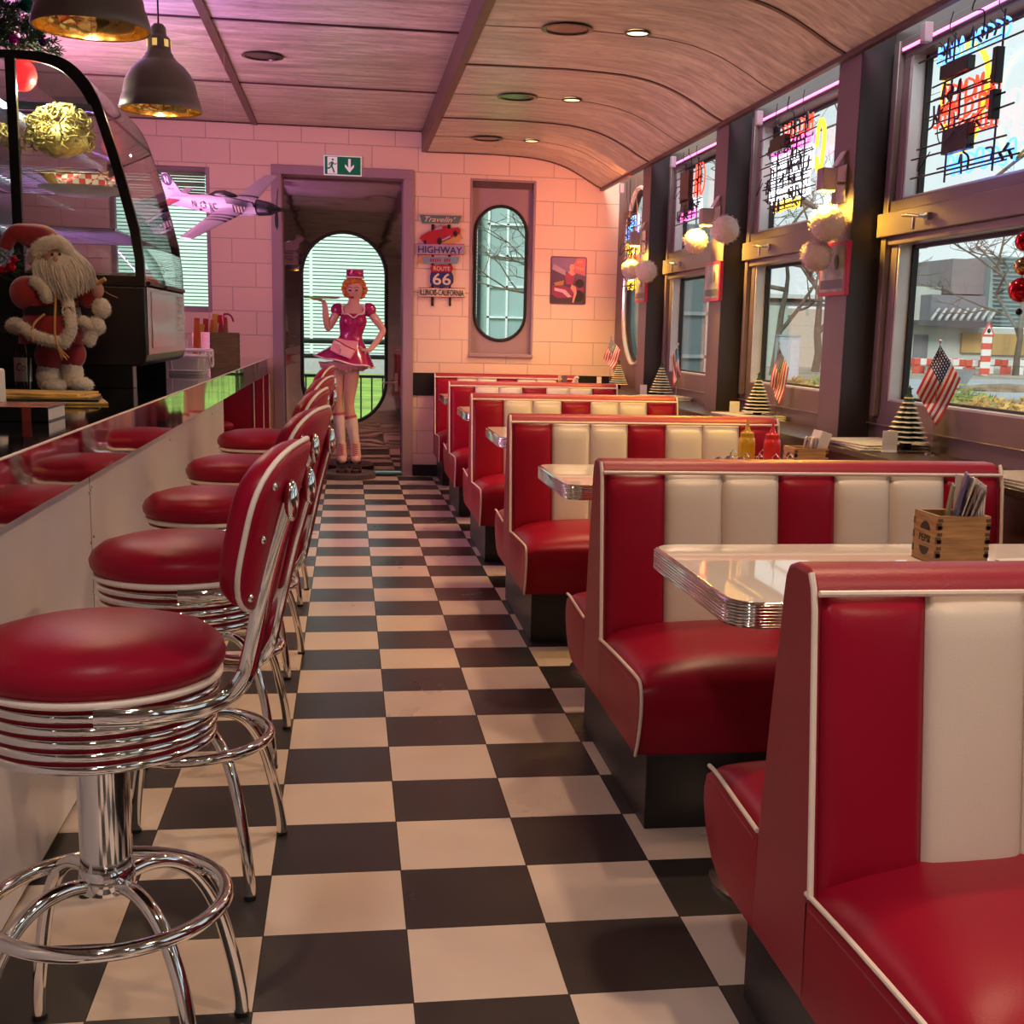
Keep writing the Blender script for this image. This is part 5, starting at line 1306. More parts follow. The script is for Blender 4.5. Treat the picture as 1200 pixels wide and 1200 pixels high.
def fring(x, ry, rz, zc, n=28): return [(x, ry*cos(2*PI*k/n), zc+rz*sin(2*PI*k/n)) for k in range(n)]
MB().loft([fring(*f) for f in fus if f[0] < .30]).build('fuselage', PSIL, AP, smooth=80)
MB().loft([fring(.262,.0375,.0515,-.002),fring(.34,.0322,.0422,-.004),fring(.375,.025,.030,-.004)]).build('nose_cowl', PBK, AP, smooth=80)
MB().loft([fring(.372,.026,.030,-.004),fring(.40,.018,.020,-.004),fring(.43,.006,.007,-.004)]).build('spinner', PBK, AP, smooth=80)
mb = MB()
for k in range(4):
    a = PI/4*.6+k*PI/2; d = Vector((0,cos(a),sin(a))); e_ = Vector((0,-sin(a),cos(a)))
    P = [Vector((.395,0,-.004))+d*r_+e_*w_+Vector((t_,0,0)) for r_,w_,t_ in ((.015,-.008,0),(.05,-.012,.004),(.10,-.010,.006),(.125,0,.006),(.10,.010,-.0),(.05,.012,-.004),(.015,.008,-.002))]
    mb.loft([[p-Vector((.0015,0,0)) for p in P],[p+Vector((.0015,0,0)) for p in P]])
mb.build('propeller', PBK, AP)
def wing(y0, y1, x0, c0, x1, c1, z0, z1, th): 
    def sec(y, xl, c_, z): return [(xl+c_*(.5-.5*cos(2*PI*k/20)), y, z+th*c_*sin(2*PI*k/20)*(1 if k < 10 else .5)) for k in range(20)]
    return [sec(y0+(y1-y0)*t,x0+(x1-x0)*t,c0+(c1-c0)*t,z0+(z1-z0)*t) for t in (0,.25,.5,.75,.93,1)]
wm, n, l, b, tc, sp = pattern('wing_stripes', .3, .2)
ya = math_(n,l,'ABSOLUTE', sp.outputs[1]); s1 = math_(n,l,'MULTIPLY', math_(n,l,'GREATER_THAN', ya, .085), math_(n,l,'LESS_THAN', ya, .185)); s2 = math_(n,l,'LESS_THAN', math_(n,l,'MODULO', math_(n,l,'SUBTRACT', ya, .085), .040), .020)
mx = n.new('ShaderNodeMixRGB'); l.new(math_(n,l,'MULTIPLY', s1, s2), mx.inputs[0]); mx.inputs[1].default_value = (.48,.43,.47,1); mx.inputs[2].default_value = (.02,.018,.02,1); l.new(mx.outputs[0], b.inputs['Base Color'])
for s in (-1,1):
    R1 = wing(s*.02,s*.46,-.06,.22,-.005,.10,-.035,-.005,.06); MB().loft(R1).build('wing', wm, AP, smooth=60)
for s in (-1,1): MB().loft(wing(s*.01,s*.15,-.42,.11,-.39,.055,.02,.025,.05)).build('tailplane', PRED if s > 0 else PSIL, AP, smooth=60)
fin = [(-.20,.045),(-.30,.065),(-.355,.17),(-.375,.188),(-.41,.185),(-.435,.12),(-.435,.0),(-.40,.0)]
MB().loft([[(x,-.004,z) for x,z in fin],[(x,.004,z) for x,z in fin]]).build('tail_fin', PSIL, AP, bevel=.002)
MB().loft([[(x,-w_*.6,.052),(x,-w_,.060+h_*.4),(x,0,.060+h_),(x,w_,.060+h_*.4),(x,w_*.6,.052)] for x,w_,h_ in ((-.09,.008,.004),(-.03,.022,.030),(.04,.024,.036),(.10,.018,.020),(.13,.006,.0))]).build('canopy', BLK2, AP, smooth=80)
MB().prism([(x,z) for x,z in ((.06,.075),(.13,.068),(.26,.050),(.26,.020),(.06,.030))],.034,.0435,1).build('anti_glare_panel', PBK, AP, bevel=.003)
mb = MB()
for i in range(3): mb.box(.115+.022*i,.127+.022*i,.0405,.0455,-.022,.018)
for i in range(5): mb.box(.185+.018*i,.194+.018*i,.0345-.001*i,.044-.0022*i,.004,.016).box(.185+.018*i,.194+.018*i,.0345-.001*i,.043-.0022*i,-.022,-.008)
mb.build('white_check', PIPE, AP)
MB().box(.10,.27,.033,.0432,-.03,.024).build('nose_side_panel', PBK, AP, bevel=.003)
def dec(x, z, y): return facing((x,y,z), (1,0,0), (0,0,1)) 
Mn = lambda x, y, z: Matrix((Vector((1,0,0)),Vector((0,0,1)),Vector((0,1,0)))).transposed().to_4x4()
def decal(x, y, z):
    M = Mn(0,0,0); M.translation = Vector((x,y,z)); return M
text('lettering','N',PBK,AP,.030,.042,decal(-.195,.0375,.012),.002); text('lettering','LC',PBK,AP,.058,.042,decal(-.045,.0435,.008),.002); text('lettering','N',PIPE,AP,.028,.045,decal(-.385,.0060,.145),.002)
MB().lathe([(.001,.0045),(.040,.0045),(.040,.0058),(.001,.0058)],28,(-.385,0,.145),'y').lathe([(.001,.036),(.024,.036),(.024,.0395),(.001,.0395)],24,(-.125,0,.008),'y').build('roundel', mat('navy_roundel',(.015,.015,.06),.4), AP)
st = [( -.125+(.022 if k % 2 == 0 else .009)*sin(PI*k/5), .008+(.022 if k % 2 == 0 else .009)*cos(PI*k/5)) for k in range(10)]
MB().prism(st,.0395,.0405,1).box(-.17,-.15,.033,.0385,.0,.016).box(-.10,-.078,.036,.041,.0,.016).build('star', PIPE, AP)
text('small_lettering','44-13',PBK,AP,.045,.010,decal(-.375,.0050,.085),.001)
MB().box(-.082,-.055,.034,.0425,-.055,-.02).box(-.17,-.155,.03,.037,-.035,-.022).build('black_stripe', PBK, AP)
for o in kids(AP):                      # built with the near side at +y; the near side is -y
    o.data.flip_normals()
    for v in o.data.vertices: v.co.y = -v.co.y
MB().tube([(0,0,0),(0,0,2.888-pc.z-.06)],.0008,4).build('hanging_thread', PAPER, AP)
o = kids(AP)[-1]
for o in kids(AP):
    if o.name.startswith('hanging_thread'): o.matrix_local = MP.inverted() @ Matrix.Translation((pc.x+.02,pc.y,pc.z+.06))
# ============================================================ WINDOW LAMPS, BALLS, FRAMED PHOTOS
YELL = mat('yellow_lamp',(1,.8,.2),.4,emit=(1,.62,.06),es=14); FUZZ = mat('fuzzy_wool',(.62,.48,.46),.95,var=.1,scale=40,bump=1,bscale=120,sheen=.3); PFR = mat('red_picture_frame',(.45,.01,.06),.3)
WP = ['third window post from the back','middle window post','window post nearest the back']
rnd = random.Random(31)
for i, (p, A, B_) in enumerate(((3.18,(970,262),(957,300)), (5.10,(850,269),(815,283)), (7.00,(757,318),(740,316)))):
    yy = p+.13; 
    t = thing('post_lamp','small boxy yellow lamp on the '+['window post nearest the camera','second window post from the camera','third window post from the camera'][i],'lamp',(2.36,yy,1.93),0,'yellow lamps on the window posts')
    MB().box(-.012,0,-.05,.05,-.07,.09).box(-.05,-.012,-.012,.012,.005,.02).build('wall_plate', CHR2, t, bevel=.002)
    MB().box(-.115,-.045,-.035,.035,-.02,.075).build('lamp_box', mat('mauve_housing',(.34,.22,.25),.4), t, bevel=.006)
    MB().prism([(-.05,.085),(-.012,.15),(-.006,.15),(-.044,.085)],-.03,.03,1).build('shade_flap', PIPE, t)
    MB().box(-.110,-.050,-.028,.028,-.026,-.019).build('yellow_lens', YELL, t)
    for j, q in enumerate((A, B_)):
        r_ = .080 if j == 0 else .072
        xx = 2.265 if j == 0 else 2.245
        c_ = at(q[0],q[1],0,xx)
        if j == 1 and i == 1: c_ = at(q[0],q[1],0,2.22)
        tb = thing('wool_ball','fuzzy pale wool ball, %s of the pair by the %s window post' % (['upper','lower'][j] if i < 1 else ['right','left'][j], ['nearest','second','third'][i]),'ball',tuple(c_),0,'wool balls hanging by the windows')
        mb = MB().ball((0,0,0),r_*.94,30,20,(1,1,1),.04,8); 
        for k in range(420):
            d = Vector((rnd.gauss(0,1),rnd.gauss(0,1),rnd.gauss(0,1))).normalized(); e_ = (d+Vector((rnd.gauss(0,.5),rnd.gauss(0,.5),rnd.gauss(0,.5)))).normalized()
            mb.tube([d*r_*.9,d*r_*.9+e_*r_*.20],.0009,3,caps=False)
        mb.build('wool', FUZZ, tb, smooth=80, weld=False)
        MB().tube([(0,0,r_*.9),(2.36-.075-c_.x,yy-c_.y,1.93-.018-c_.z)],.001,4).build('string', PAPER, tb)
    a = at(*[(978,290),(842,308),(747,356)][i],0,2.34)
    y_c = p+.145; z0_, z1_ = [(1.455,1.69),(1.47,1.70),(1.50,1.73)][i]
    fr = thing('framed_photo','small red-framed photograph on the '+['window post nearest the camera','second window post from the camera','third window post from the camera'][i],'picture',(2.36,y_c,z0_),0,'red framed photos on the window posts')
    h_ = z1_-z0_; w_ = .16
    MB().box(-.022,-.001,-w_,w_,0,h_).build('frame', PFR, fr, bevel=.003)
    MB().box(-.0235,-.021,-w_+.018,w_-.018,.018,h_-.018).build('photo', mat('photo_grey%d'%i,(.30,.27,.25),.3,var=.6,scale=12), fr)
    MB().ball((-.025,-.05,h_*.62),.030,12,8,(.06,1,1.1)).box(-.0245,-.023,-w_+.03,w_-.03,.03,h_*.3).build('photo_motif', mat('photo_dark%d'%i,(.10,.08,.08),.4), fr)
# bauble string at the right edge
t = thing('bauble_string','string of dark red and gold baubles at the right edge of the near window','ornament',tuple(at(1199,312,0,2.42)))
for j, (dz, r_, m) in enumerate(((.082,.034,'r'),(0,.030,'g'),(-.078,.042,'r'))):
    MB().ball((0,0,dz),r_,18,14).build('bauble', MATS['red_bauble'] if m == 'r' else mat('gold_bauble',(.55,.30,.12),.15,.8), t)
MB().tube([(0,0,-.12),(0,0,.95)],.0015,4).ball((0,0,-.15),.012,8,6).build('string', BLKM, t)
# ============================================================ NEON SIGNS
def em(name, c, s): return mat(name, c, .4, emit=c, es=s)
NB = em('neon_blue',(.10,.35,1.),2.6); NY = em('neon_yellow',(1,.62,.04),1.7); NR = em('neon_red',(1,.05,.02),2.6); NWh = em('neon_white',(.9,.93,1.),2.0); NPi = em('neon_pink',(1,.15,.55),2.6)
def neon(label, x, y0, y1, z0, z1, rows, rings=(), boxes=(), seed=1):
    """y0 is the camera-side end; rows: (v, height, u0, u1, material)"""
    rnd = random.Random(seed)
    t = thing('neon_sign', label, 'neon sign', (x, y0, z0), 0, 'neon signs hanging in the windows'); L, H = y1-y0, z1-z0
    mb = MB()
    for u in (.22,.72): mb.tube([(0,L*u,-.02),(0,L*u,H+.02)],.004,6)
    for r in rows: mb.tube([(-.008,L*r[2]-.03,H*r[0]),(-.008,L*r[3]+.03,H*r[0])],.0035,6).tube([(.0,L*(r[2]+.04),H*r[0]-.4*r[1]),(-.0,L*(r[3]-.04),H*r[0]-.4*r[1])],.003,6)
    mb.build('black_frame', BLKM, t)
    mats = {}; dk = MB()
    for (v, h, u0, u1, m) in rows:
        mbn = mats.setdefault(m.name, (m, MB()))[1]
        n_ = max(3,int((u1-u0)*L/(h*.75))); 
        for k in range(n_):
            a = L*(u0+(u1-u0)*(k+.1)/n_); b_ = L*(u0+(u1-u0)*(k+.85)/n_); zc = H*v; c_ = (a+b_)/2; q = rnd.randint(0,4); d = .016
            P = [[(a,zc-h/2),(a,zc+h/2),(b_,zc+h/2),(b_,zc),(a,zc)],[(b_,zc+h/2),(a,zc+h/4),(a,zc-h/4),(b_,zc-h/2)],[(a,zc+h/2),(a,zc-h/2),(b_,zc-h/2)],[(a,zc-h/2),(c_,zc+h/2),(b_,zc-h/2)],[(a,zc-h/2),(a,zc+h/2),(c_,zc),(b_,zc+h/2),(b_,zc-h/2)]][q]
            mbn.tube(spline([(d,y,z) for y,z in P],4),.0050,8)
            if rnd.random() < .45: dk.tube(spline([(-.008,y+rnd.uniform(-.006,.006),z+rnd.uniform(-.012,.012)) for y,z in P[:3]],4),.0042,6)
    for (u, v, ru, rv, m) in rings:
        mbn = MB()
        mbn.tube([(.030,L*u+ru*cos(2*PI*k/48)*(1+.08*sin(6*PI*k/48)),H*v+rv*sin(2*PI*k/48)) for k in range(46)],.0105,10).build('neon_ring', m, t)
    for m, mbn in mats.values(): mbn.build('neon_tube', m, t)
    for k in range(9):
        v = H*(.04+.11*k)+rnd.uniform(-.01,.01); u0 = rnd.uniform(-.06,.25)*L; u1 = rnd.uniform(.6,1.12)*L
        dk.tube([(-.014,u0,v),(-.014,u1,v+rnd.uniform(-.012,.012))],.0038,6)
    dk.build('blacked_out_tube', BLK2, t)
    mb = MB()
    for (u, v, w_, h_) in boxes: mb.box(-.035,-.004,L*u-w_/2,L*u+w_/2,H*v-h_/2,H*v+h_/2)
    for r in rows:
        for k in range(3): y = L*(r[2]+(r[3]-r[2])*rnd.random()); mb.tube([(-.01,y,H*r[0]),(.012,y+.01,H*r[0]+rnd.uniform(-.03,.03))],.006,8)
    mb.build('transformer_box', BLK2, t, bevel=.002)
    mb = MB()
    for u in (.22,.72): mb.tube(spline([(0,L*u,H),(-.01,L*u+.03,H+(2.47-z1)*.5),(-.02,L*u-.01,2.47-z0)],5),.0022,6)
    mb.tube(spline([(-.01,L*.4,H*.9),(-.03,L*.35,H+.03),(-.02,L*.5,H+.06),(-.03,L*.45,2.47-z0)],6),.003,6)
    for k in range(4):
        a = rnd.random(); b_ = min(.95,a+.3); v = rnd.uniform(.15,.85); mb.tube(spline([(-.02,L*a,H*v),(-.05,L*(a+b_)/2,H*v-.07),(-.02,L*b_,H*(v+.05))],6),.0022,6)
    mb.build('cable', BLKM, t)
    return t
neon('large neon sign in the near window with a yellow ring and red and blue lettering',2.43,1.95,2.68,1.88,2.38,
     [(.93,.07,.20,.95,NB),(.60,.08,.25,.85,NR),(.48,.07,.30,.95,NR),(.34,.05,.25,.8,NR),(.07,.07,.05,.75,NB)], [(.655,.56,.17,.19,NY)], [(.62,.76,.22,.05),(.55,.24,.20,.09),(.20,.66,.03,.12),(.20,.40,.03,.10)], 3)
neon('neon sign in the second window with red script above rows of white letters',2.43,3.86,4.66,1.93,2.35,
     [(.92,.08,.15,.75,NR),(.74,.06,.10,.9,NPi),(.60,.06,.10,.9,NWh),(.46,.06,.10,.92,NWh),(.32,.06,.15,.9,NWh),(.16,.06,.12,.9,NWh),(.04,.05,.30,.8,NY)], [(.05,.62,.05,.12,NY)], [(.62,.78,.24,.07)], 5)
neon('neon sign in the third window, red letters around a dark box',2.43,5.85,6.5,2.0,2.38,
     [(.70,.20,.06,.45,NR),(.30,.07,.1,.5,NWh),(.15,.05,.3,.95,NPi)], [], [(.55,.62,.22,.20),(.5,.30,.2,.08)], 8)
neon('narrow neon sign in the curved window by the back wall, blue above yellow',2.43,7.60,8.25,1.62,2.25,
     [(.85,.08,.2,.9,NB),(.70,.07,.2,.9,NB),(.50,.10,.15,.9,NY),(.36,.08,.15,.9,NR),(.18,.08,.2,.85,NWh),(.05,.06,.2,.8,NY)], [], [(.6,.93,.18,.05)], 9)
# white junction boxes at the window heads
for y in (2.70,4.75,6.62,8.3):
    o = MB().box(2.40,2.435,y-.022,y+.022,2.41,2.485).build('junction_box', mat('junction_mauve',(.45,.33,.38),.4), bevel=.005); tag(o,'small white junction box at the ceiling edge above the '+{2.70:'near window',4.75:'second window',6.62:'third window',8.3:'curved window'}[y],'junction box','junction boxes above the neon signs')
# glowing tube added for the pink highlight along the window heads
for i in range(len(PY0)-1):
    if PY0[i] < 0: continue
    a, b_ = PY0[i]+PW+.12, PY0[i+1]-.12
    o = MB().tube([(2.487,a,2.462),(2.487,b_,2.462)],.008,8).build('pink_highlight_tube', PINK); tag(o,'thin glowing tube added for the pink highlight at the head of the '+{1.30:'near window',3.18:'second window',5.10:'third window'}[PY0[i]],'light tube','pink tubes along the window heads')

# ============================================================ OUTSIDE
GZ = -.30
def gm(px, py, z=GZ): return at(px, py, 2, z)
def far(px, py, y): return at(px, py, 1, y)
GRASS = mat('grass_green',(.26,.42,.05),.9,var=.45,scale=1.2,bump=.5,bscale=8); EARTH = mat('pale_earth',(.30,.27,.20),.95,var=.4,scale=.35); ROAD = mat('wet_asphalt',(.33,.35,.36),.6,var=.15,scale=.5)
struct('ground', MB().box(-60,160,9.3,260,GZ-.5,GZ).box(2.62,160,-60,9.3,GZ-.5,GZ), EARTH, smooth=0)
def patch(name, pts, z, m, label, cat, kind=None):
    v = [gm(px,py,GZ) for px,py in pts]; o = MB().prism([(p.x,p.y) for p in v], GZ-.02, z, 2).build(name, m, smooth=0); tag(o,label,cat,kind=kind); return o
o = MB().box(-9,3.2,11.5,41,GZ,GZ+.05).build('lawn', GRASS, smooth=0); tag(o,'bright green lawn seen through the steel door','lawn',kind='stuff')
# the lawn rises towards the hall behind
o = MB().add([(-12,20,GZ),(5,20,GZ),(5,41.5,-.25),(-12,41.5,-.25),(-12,41.5,GZ-.1),(5,41.5,GZ-.1)],[(0,1,2,3),(3,2,5,4),(0,3,4),(1,5,2),(0,4,5,1)])
patch('road',[(1000,444),(1230,446),(1230,470),(1000,462)],GZ+.02,ROAD,'grey road crossing behind the near window','road')
patch('grass_verge',[(1040,465),(1105,468),(1105,500),(1040,500)],GZ+.03,GRASS,'green grass verge at the lower left of the near window','grass','stuff')
# slatted hall behind the door
SLAT = mat('pale_slats',(.72,.86,.82),.5,.1,var=.05,scale=.2); GAP = mat('slat_gap',(.10,.18,.17),.7)
h = thing('slatted_hall','long hall clad in pale horizontal slats behind the steel door and left window','building',(0,42,GZ))
MB().box(-16,4.6,.05,8,0,9.3).build('wall', GAP, h, smooth=0)
mb = MB()
for i in range(74): z = .62+.117*i; mb.box(-16,4.6,-.03,.05,z,z+.083)
mb.build('slat_cladding', SLAT, h, smooth=0)
MB().box(-16,4.62,-.05,.06,0,.60).build('plinth', mat('grey_plinth',(.40,.42,.40),.7), h)
MB().box(-1.1,-1.0,-.04,-.03,.62,9.3).box(1.7,1.8,-.04,-.03,.62,9.3).build('cover_strip', SLAT, h)
# railing near the door
r = thing('garden_railing','dark railing with thin upright bars outside the steel door','railing',(-.2,11.0,GZ))
mb = MB()
for i in range(44): x = -2.4+.112*i; mb.tube([(x,0,0),(x,0,1.06)],.009,6)
mb.build('upright_bar', BLKM, r)
MB().box(-2.5,2.5,-.01,.03,1.055,1.085).tube([(-2.5,0,1.27),(2.5,0,1.27)],.024,8).tube([(-2.5,0,1.42),(2.5,0,1.42)],.024,8).build('rail', BLKM, r)
# glazed greenhouse front seen through the tall window
g = thing('gridded_glasshouse','pale glasshouse front with a white grid seen through the tall window','building',(4.75,40,GZ))
MB().box(0,2.9,.1,4,0,8).build('glass_wall', mat('greenish_glass',(.32,.46,.44),.25,var=.15,scale=.3), g)
mb = MB()
for i in range(5): mb.box(.0+.62*i,.07+.62*i,-.02,.1,0,8)
for i in range(9): mb.box(0,2.9,-.02,.1,1.0*i,.06+1.0*i)
mb.build('white_grid', mat('white_grid_paint',(.70,.82,.80),.5), g, smooth=0)
# bare trees
BARK = mat('bark_brown',(.15,.125,.09),.9,var=.3,scale=3)
def tree(x, y, h, label, seed, r0=.16, spread=.75, depth=6, trunkfrac=.30):
    rnd = random.Random(seed); t = thing('bare_tree', label, 'tree', (x,y,GZ), 0, 'bare trees outside the windows'); tr = MB(); br = MB()
    def grow(p, d, L, r, dep):
        n_ = 4; pts = [p]; q = p; dd = d.copy()
        for i in range(n_):
            dd = (dd+Vector((rnd.gauss(0,.10),rnd.gauss(0,.10),rnd.gauss(0,.06)+.02))).normalized(); q = q+dd*(L/n_); pts.append(q)
        (tr if dep == depth else br).tube(pts,[r*(1-.35*i/n_) for i in range(n_+1)],6 if dep > 2 else 4,caps=False)
        if dep == 0: return
        for k in range(rnd.choice((2,3,3))):
            ax = Vector((rnd.gauss(0,1),rnd.gauss(0,1),rnd.gauss(0,.4))).normalized(); nd_ = (dd*(1-spread*.35)+ax*spread).normalized(); 
            if nd_.z < -.1: nd_.z = .1
            st = pts[-1] if k == 0 else pts[rnd.choice((2,3,4))]
            grow(st, nd_, L*rnd.uniform(.62,.85), r*.62, dep-1)
    grow(Vector((0,0,0)), Vector((rnd.gauss(0,.03),rnd.gauss(0,.03),1)), h*trunkfrac, r0, depth)
    tr.build('trunk', BARK, t, smooth=80, weld=False); br.build('branches', BARK, t, smooth=80, weld=False)
p = gm(955,436); tree(p.x,p.y,11,'bare tree with a clear trunk in the second window',5,.20,.75,6,.34)
p = gm(1085,470); tree(p.x-1.6,p.y-1,9.0,'bare tree with drooping twigs at the left of the near window',12,.14,.8,6,.42)
p = gm(1190,440); tree(p.x,p.y,12,'bare tree behind the upper right of the near window',14,.18,.8,6,.3)
p = gm(905,440); tree(p.x,p.y,12,'bare tree at the left of the second window',23,.16,.8,6,.3)
tree(8.2,36.5,8.5,'bare tree before the glasshouse in the tall window',33,.12,.75,6,.3)
# grey building with canopy behind the road
def bx_(name, m, par, a, b_, y, dpt=6, zz0=None, sm=0):
    """box whose front spans pixel corners a (upper left) to b (lower right) at depth y"""
    p, q = far(a[0],a[1],y), far(b_[0],b_[1],y); o = par.location
    return MB().box(p.x-o.x,q.x-o.x,y-o.y,y-o.y+dpt,(q.z if zz0 is None else zz0)-o.z,p.z-o.z).build(name, m, par, smooth=0)
BY = 72.
B1 = thing('grey_office_building','grey stepped building with canopy and wooden gates beyond the near window','building',(38,BY,GZ))
cG = mat('grey_cladding',(.19,.185,.20),.7,var=.08,scale=.2); cL = mat('light_concrete',(.46,.48,.44),.8); cW = mat('wood_gate',(.42,.27,.10),.7,var=.2,scale=.6,stretch=(3,1,.3)); cT = mat('teal_slats',(.23,.32,.31),.6)
bx_('lower_wall',cL,B1,(1070,382),(1260,425),BY,6,GZ)
bx_('dark_storey',cG,B1,(1092,345),(1260,384),BY+.5)
bx_('upper_block',mat('brown_grey',(.22,.19,.19),.7),B1,(1117,303),(1172,346),BY+1)
bx_('side_block',cL,B1,(1060,335),(1100,384),BY+2)
w_ = bx_('teal_facade',cT,B1,(1163,300),(1260,384),BY+.2)
mb = MB()
for i in range(16):
    p = far(1164,303+5*i,BY+.1); q_ = far(1260,303+5*i,BY+.1); o = B1.location; mb.box(p.x-o.x,q_.x-o.x,.05,.15,p.z-o.z,p.z-o.z+.06)
mb.build('facade_line', mat('dark_line',(.06,.09,.09),.6), B1)
bx_('canopy',mat('canopy_dark',(.08,.075,.08),.6),B1,(1077,375),(1163,384),BY-1.5,1.6)
mb = MB()
for i in range(9):
    p = far(1092+8.5*i,374,BY-1.4); q_ = far(1104+8.5*i,362,BY); o = B1.location; mb.tube([(p.x-o.x,-1.4,p.z-o.z),(q_.x-o.x,0.4,q_.z-o.z)],.09,6)
mb.build('canopy_strut', cL, B1)
bx_('wooden_gate',cW,B1,(1128,390),(1162,414),BY-.2,.3); bx_('wooden_gate',cW,B1,(1163,391),(1260,418),BY-.2,.3)
bx_('dark_doorway',cG,B1,(1072,392),(1086,424),BY-.1,.3)
# beige hall and van beyond the second window
B2 = thing('beige_depot','beige flat-roofed depot beyond the second window','building',(20,66,GZ))
bx_('beige_wall',mat('beige_render',(.50,.46,.38),.8),B2,(700,355),(1010,425),66,8,GZ)
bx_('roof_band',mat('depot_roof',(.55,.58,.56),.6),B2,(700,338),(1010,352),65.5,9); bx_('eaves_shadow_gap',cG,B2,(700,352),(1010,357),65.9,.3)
bx_('house_number',cG,B2,(923,369),(930,372),65.9,.1); bx_('green_bay',mat('green_bay_paint',(.38,.47,.42),.7),B2,(900,358),(920,425),65.8,.2,GZ)
bx_('glass_door',mat('dark_door_glass',(.05,.06,.07),.2),B2,(800,375),(815,430),65.8,.3,GZ); bx_('glass_door',mat('door_frame_grey',(.30,.33,.34),.5),B2,(818,370),(828,430),65.8,.3,GZ)
VN = thing('white_van','white van parked beyond the second window','van',tuple(gm(940,421)))
vx = MB().prism([(-2.4,.35),(2.4,.35),(2.5,.9),(2.3,1.25),(1.6,1.40),(1.0,2.15),(-2.35,2.2),(-2.5,1.2)],-.95,.95,1).build('body', mat('van_white',(.75,.78,.78),.3), VN, bevel=.06)
MB().prism([(1.55,1.42),(1.0,2.0),(.2,2.0),(.2,1.42)],-.97,.97,1).build('side_window', mat('van_glass',(.04,.05,.06),.1), VN)
mb = MB()
for x in (-1.5,1.55):
    for y in (-.9,.72): mb.lathe([(.001,0),(.35,0),(.35,.2),(.001,.2)],20,(x,y,.35),'y')
mb.build('wheel', RUB, VN)
CB = thing('utility_cabinet','tall grey utility cabinet on the verge outside the second window','cabinet',tuple(gm(920,456)))
MB().box(-.34,.34,-.2,.2,0,1.62).build('cabinet_body', mat('cabinet_grey',(.46,.50,.54),.5), CB, bevel=.02)
MB().box(-.30,-.01,-.215,-.2,.12,1.52).box(.01,.30,-.215,-.2,.12,1.52).build('door', mat('cabinet_door',(.55,.56,.60),.5), CB, bevel=.01)
MB().box(-.36,.36,-.22,.22,1.62,1.68).build('lid', mat('cabinet_lid',(.35,.38,.40),.5), CB)
# red and white road works
RW = mat('barrier_red',(.62,.10,.06),.5); WW = mat('barrier_white',(.75,.74,.70),.5)
for k_, (x, yp) in enumerate([(1068,437),(1083,438),(1098,438),(1113,437),(1128,439),(1143,440),(1170,438),(1185,439),(1199,437)]):
    p = gm(x,yp); tag_ = ['first','second','third','fourth','fifth','sixth','seventh','eighth','ninth'][k_]
    t = thing('road_barrier','red and white road barrier, %s from the left beyond the road' % tag_,'barrier',tuple(p),.1*(k_%3),'road barriers beyond the near window')
    for j in range(4): MB().box(-.65+.33*j,-.65+.33*j+.33,-.12,.12,.45,.75).box(-.65+.33*j,-.65+.33*j+.33,-.05,.05,.0 if j%3==0 else .40,.45).build('barrier_block', RW if (j+k_)%2 else WW, t)
p = gm(1153,441); t = thing('warning_beacon','red and white warning panel with a triangle sign on top, beyond the road','road sign',tuple(p))
sc_ = (p-CAM).length/1467
mb = MB(); mw = MB()
for j in range(6): (mb if j%2==0 else mw).prism([(-5.5*sc_,9*sc_*j*.75+2*sc_),(5.5*sc_,9*sc_*j*.75+2*sc_),(5.5*sc_,9*sc_*(j+1)*.75+2*sc_),(-5.5*sc_,9*sc_*(j+1)*.75+2*sc_)],-.05,.05,1)
mb.build('red_stripe', RW, t); mw.build('white_stripe', WW, t)
MB().prism([(-8*sc_,43*sc_),(8*sc_,43*sc_),(0,59*sc_)],-.08,-.02,1).build('triangle_rim', RW, t); MB().prism([(-5*sc_,45*sc_),(5*sc_,45*sc_),(0,55*sc_)],-.11,-.07,1).build('triangle_face', WW, t)
MB().ball((0,-.12,49*sc_),2.2*sc_,8,6,(1,.2,1.2)).build('figure_mark', BLK2, t)
p = gm(1125,430); t = thing('site_container','small grey site box with dark heap on top by the barriers','container',tuple(p)); MB().box(-1.4,1.4,-.8,.8,0,1.35).build('box', mat('container_grey',(.36,.38,.38),.7), t, bevel=.02); MB().ball((0,0,1.35),1.1,14,8,(1.2,.8,.45),.3).build('heap', EARTH, t)
rnd = random.Random(77)
DIRT = mat('brown_soil',(.25,.18,.11),.95,var=.4,scale=2,bump=1,bscale=3)
for k_, (x, yp, r_) in enumerate([(1180,459,1.1),(1088,434,1.6)]):
    p = gm(x,yp); o = MB().ball((0,0,0),r_,24,12,(1.5,1,.22),.25,3).build('soil_heap', DIRT, loc=tuple(p)); tag(o,['heap of brown soil on the near side of the road','low soil heap at the left of the barriers','soil heap behind the right end of the road'][k_],'soil','soil heaps by the road')
LEAF = mat('autumn_leaf',(.50,.30,.08),.7,var=.6,scale=1.5); LEAFG = mat('olive_leaf',(.28,.30,.07),.7,var=.5,scale=1.5)
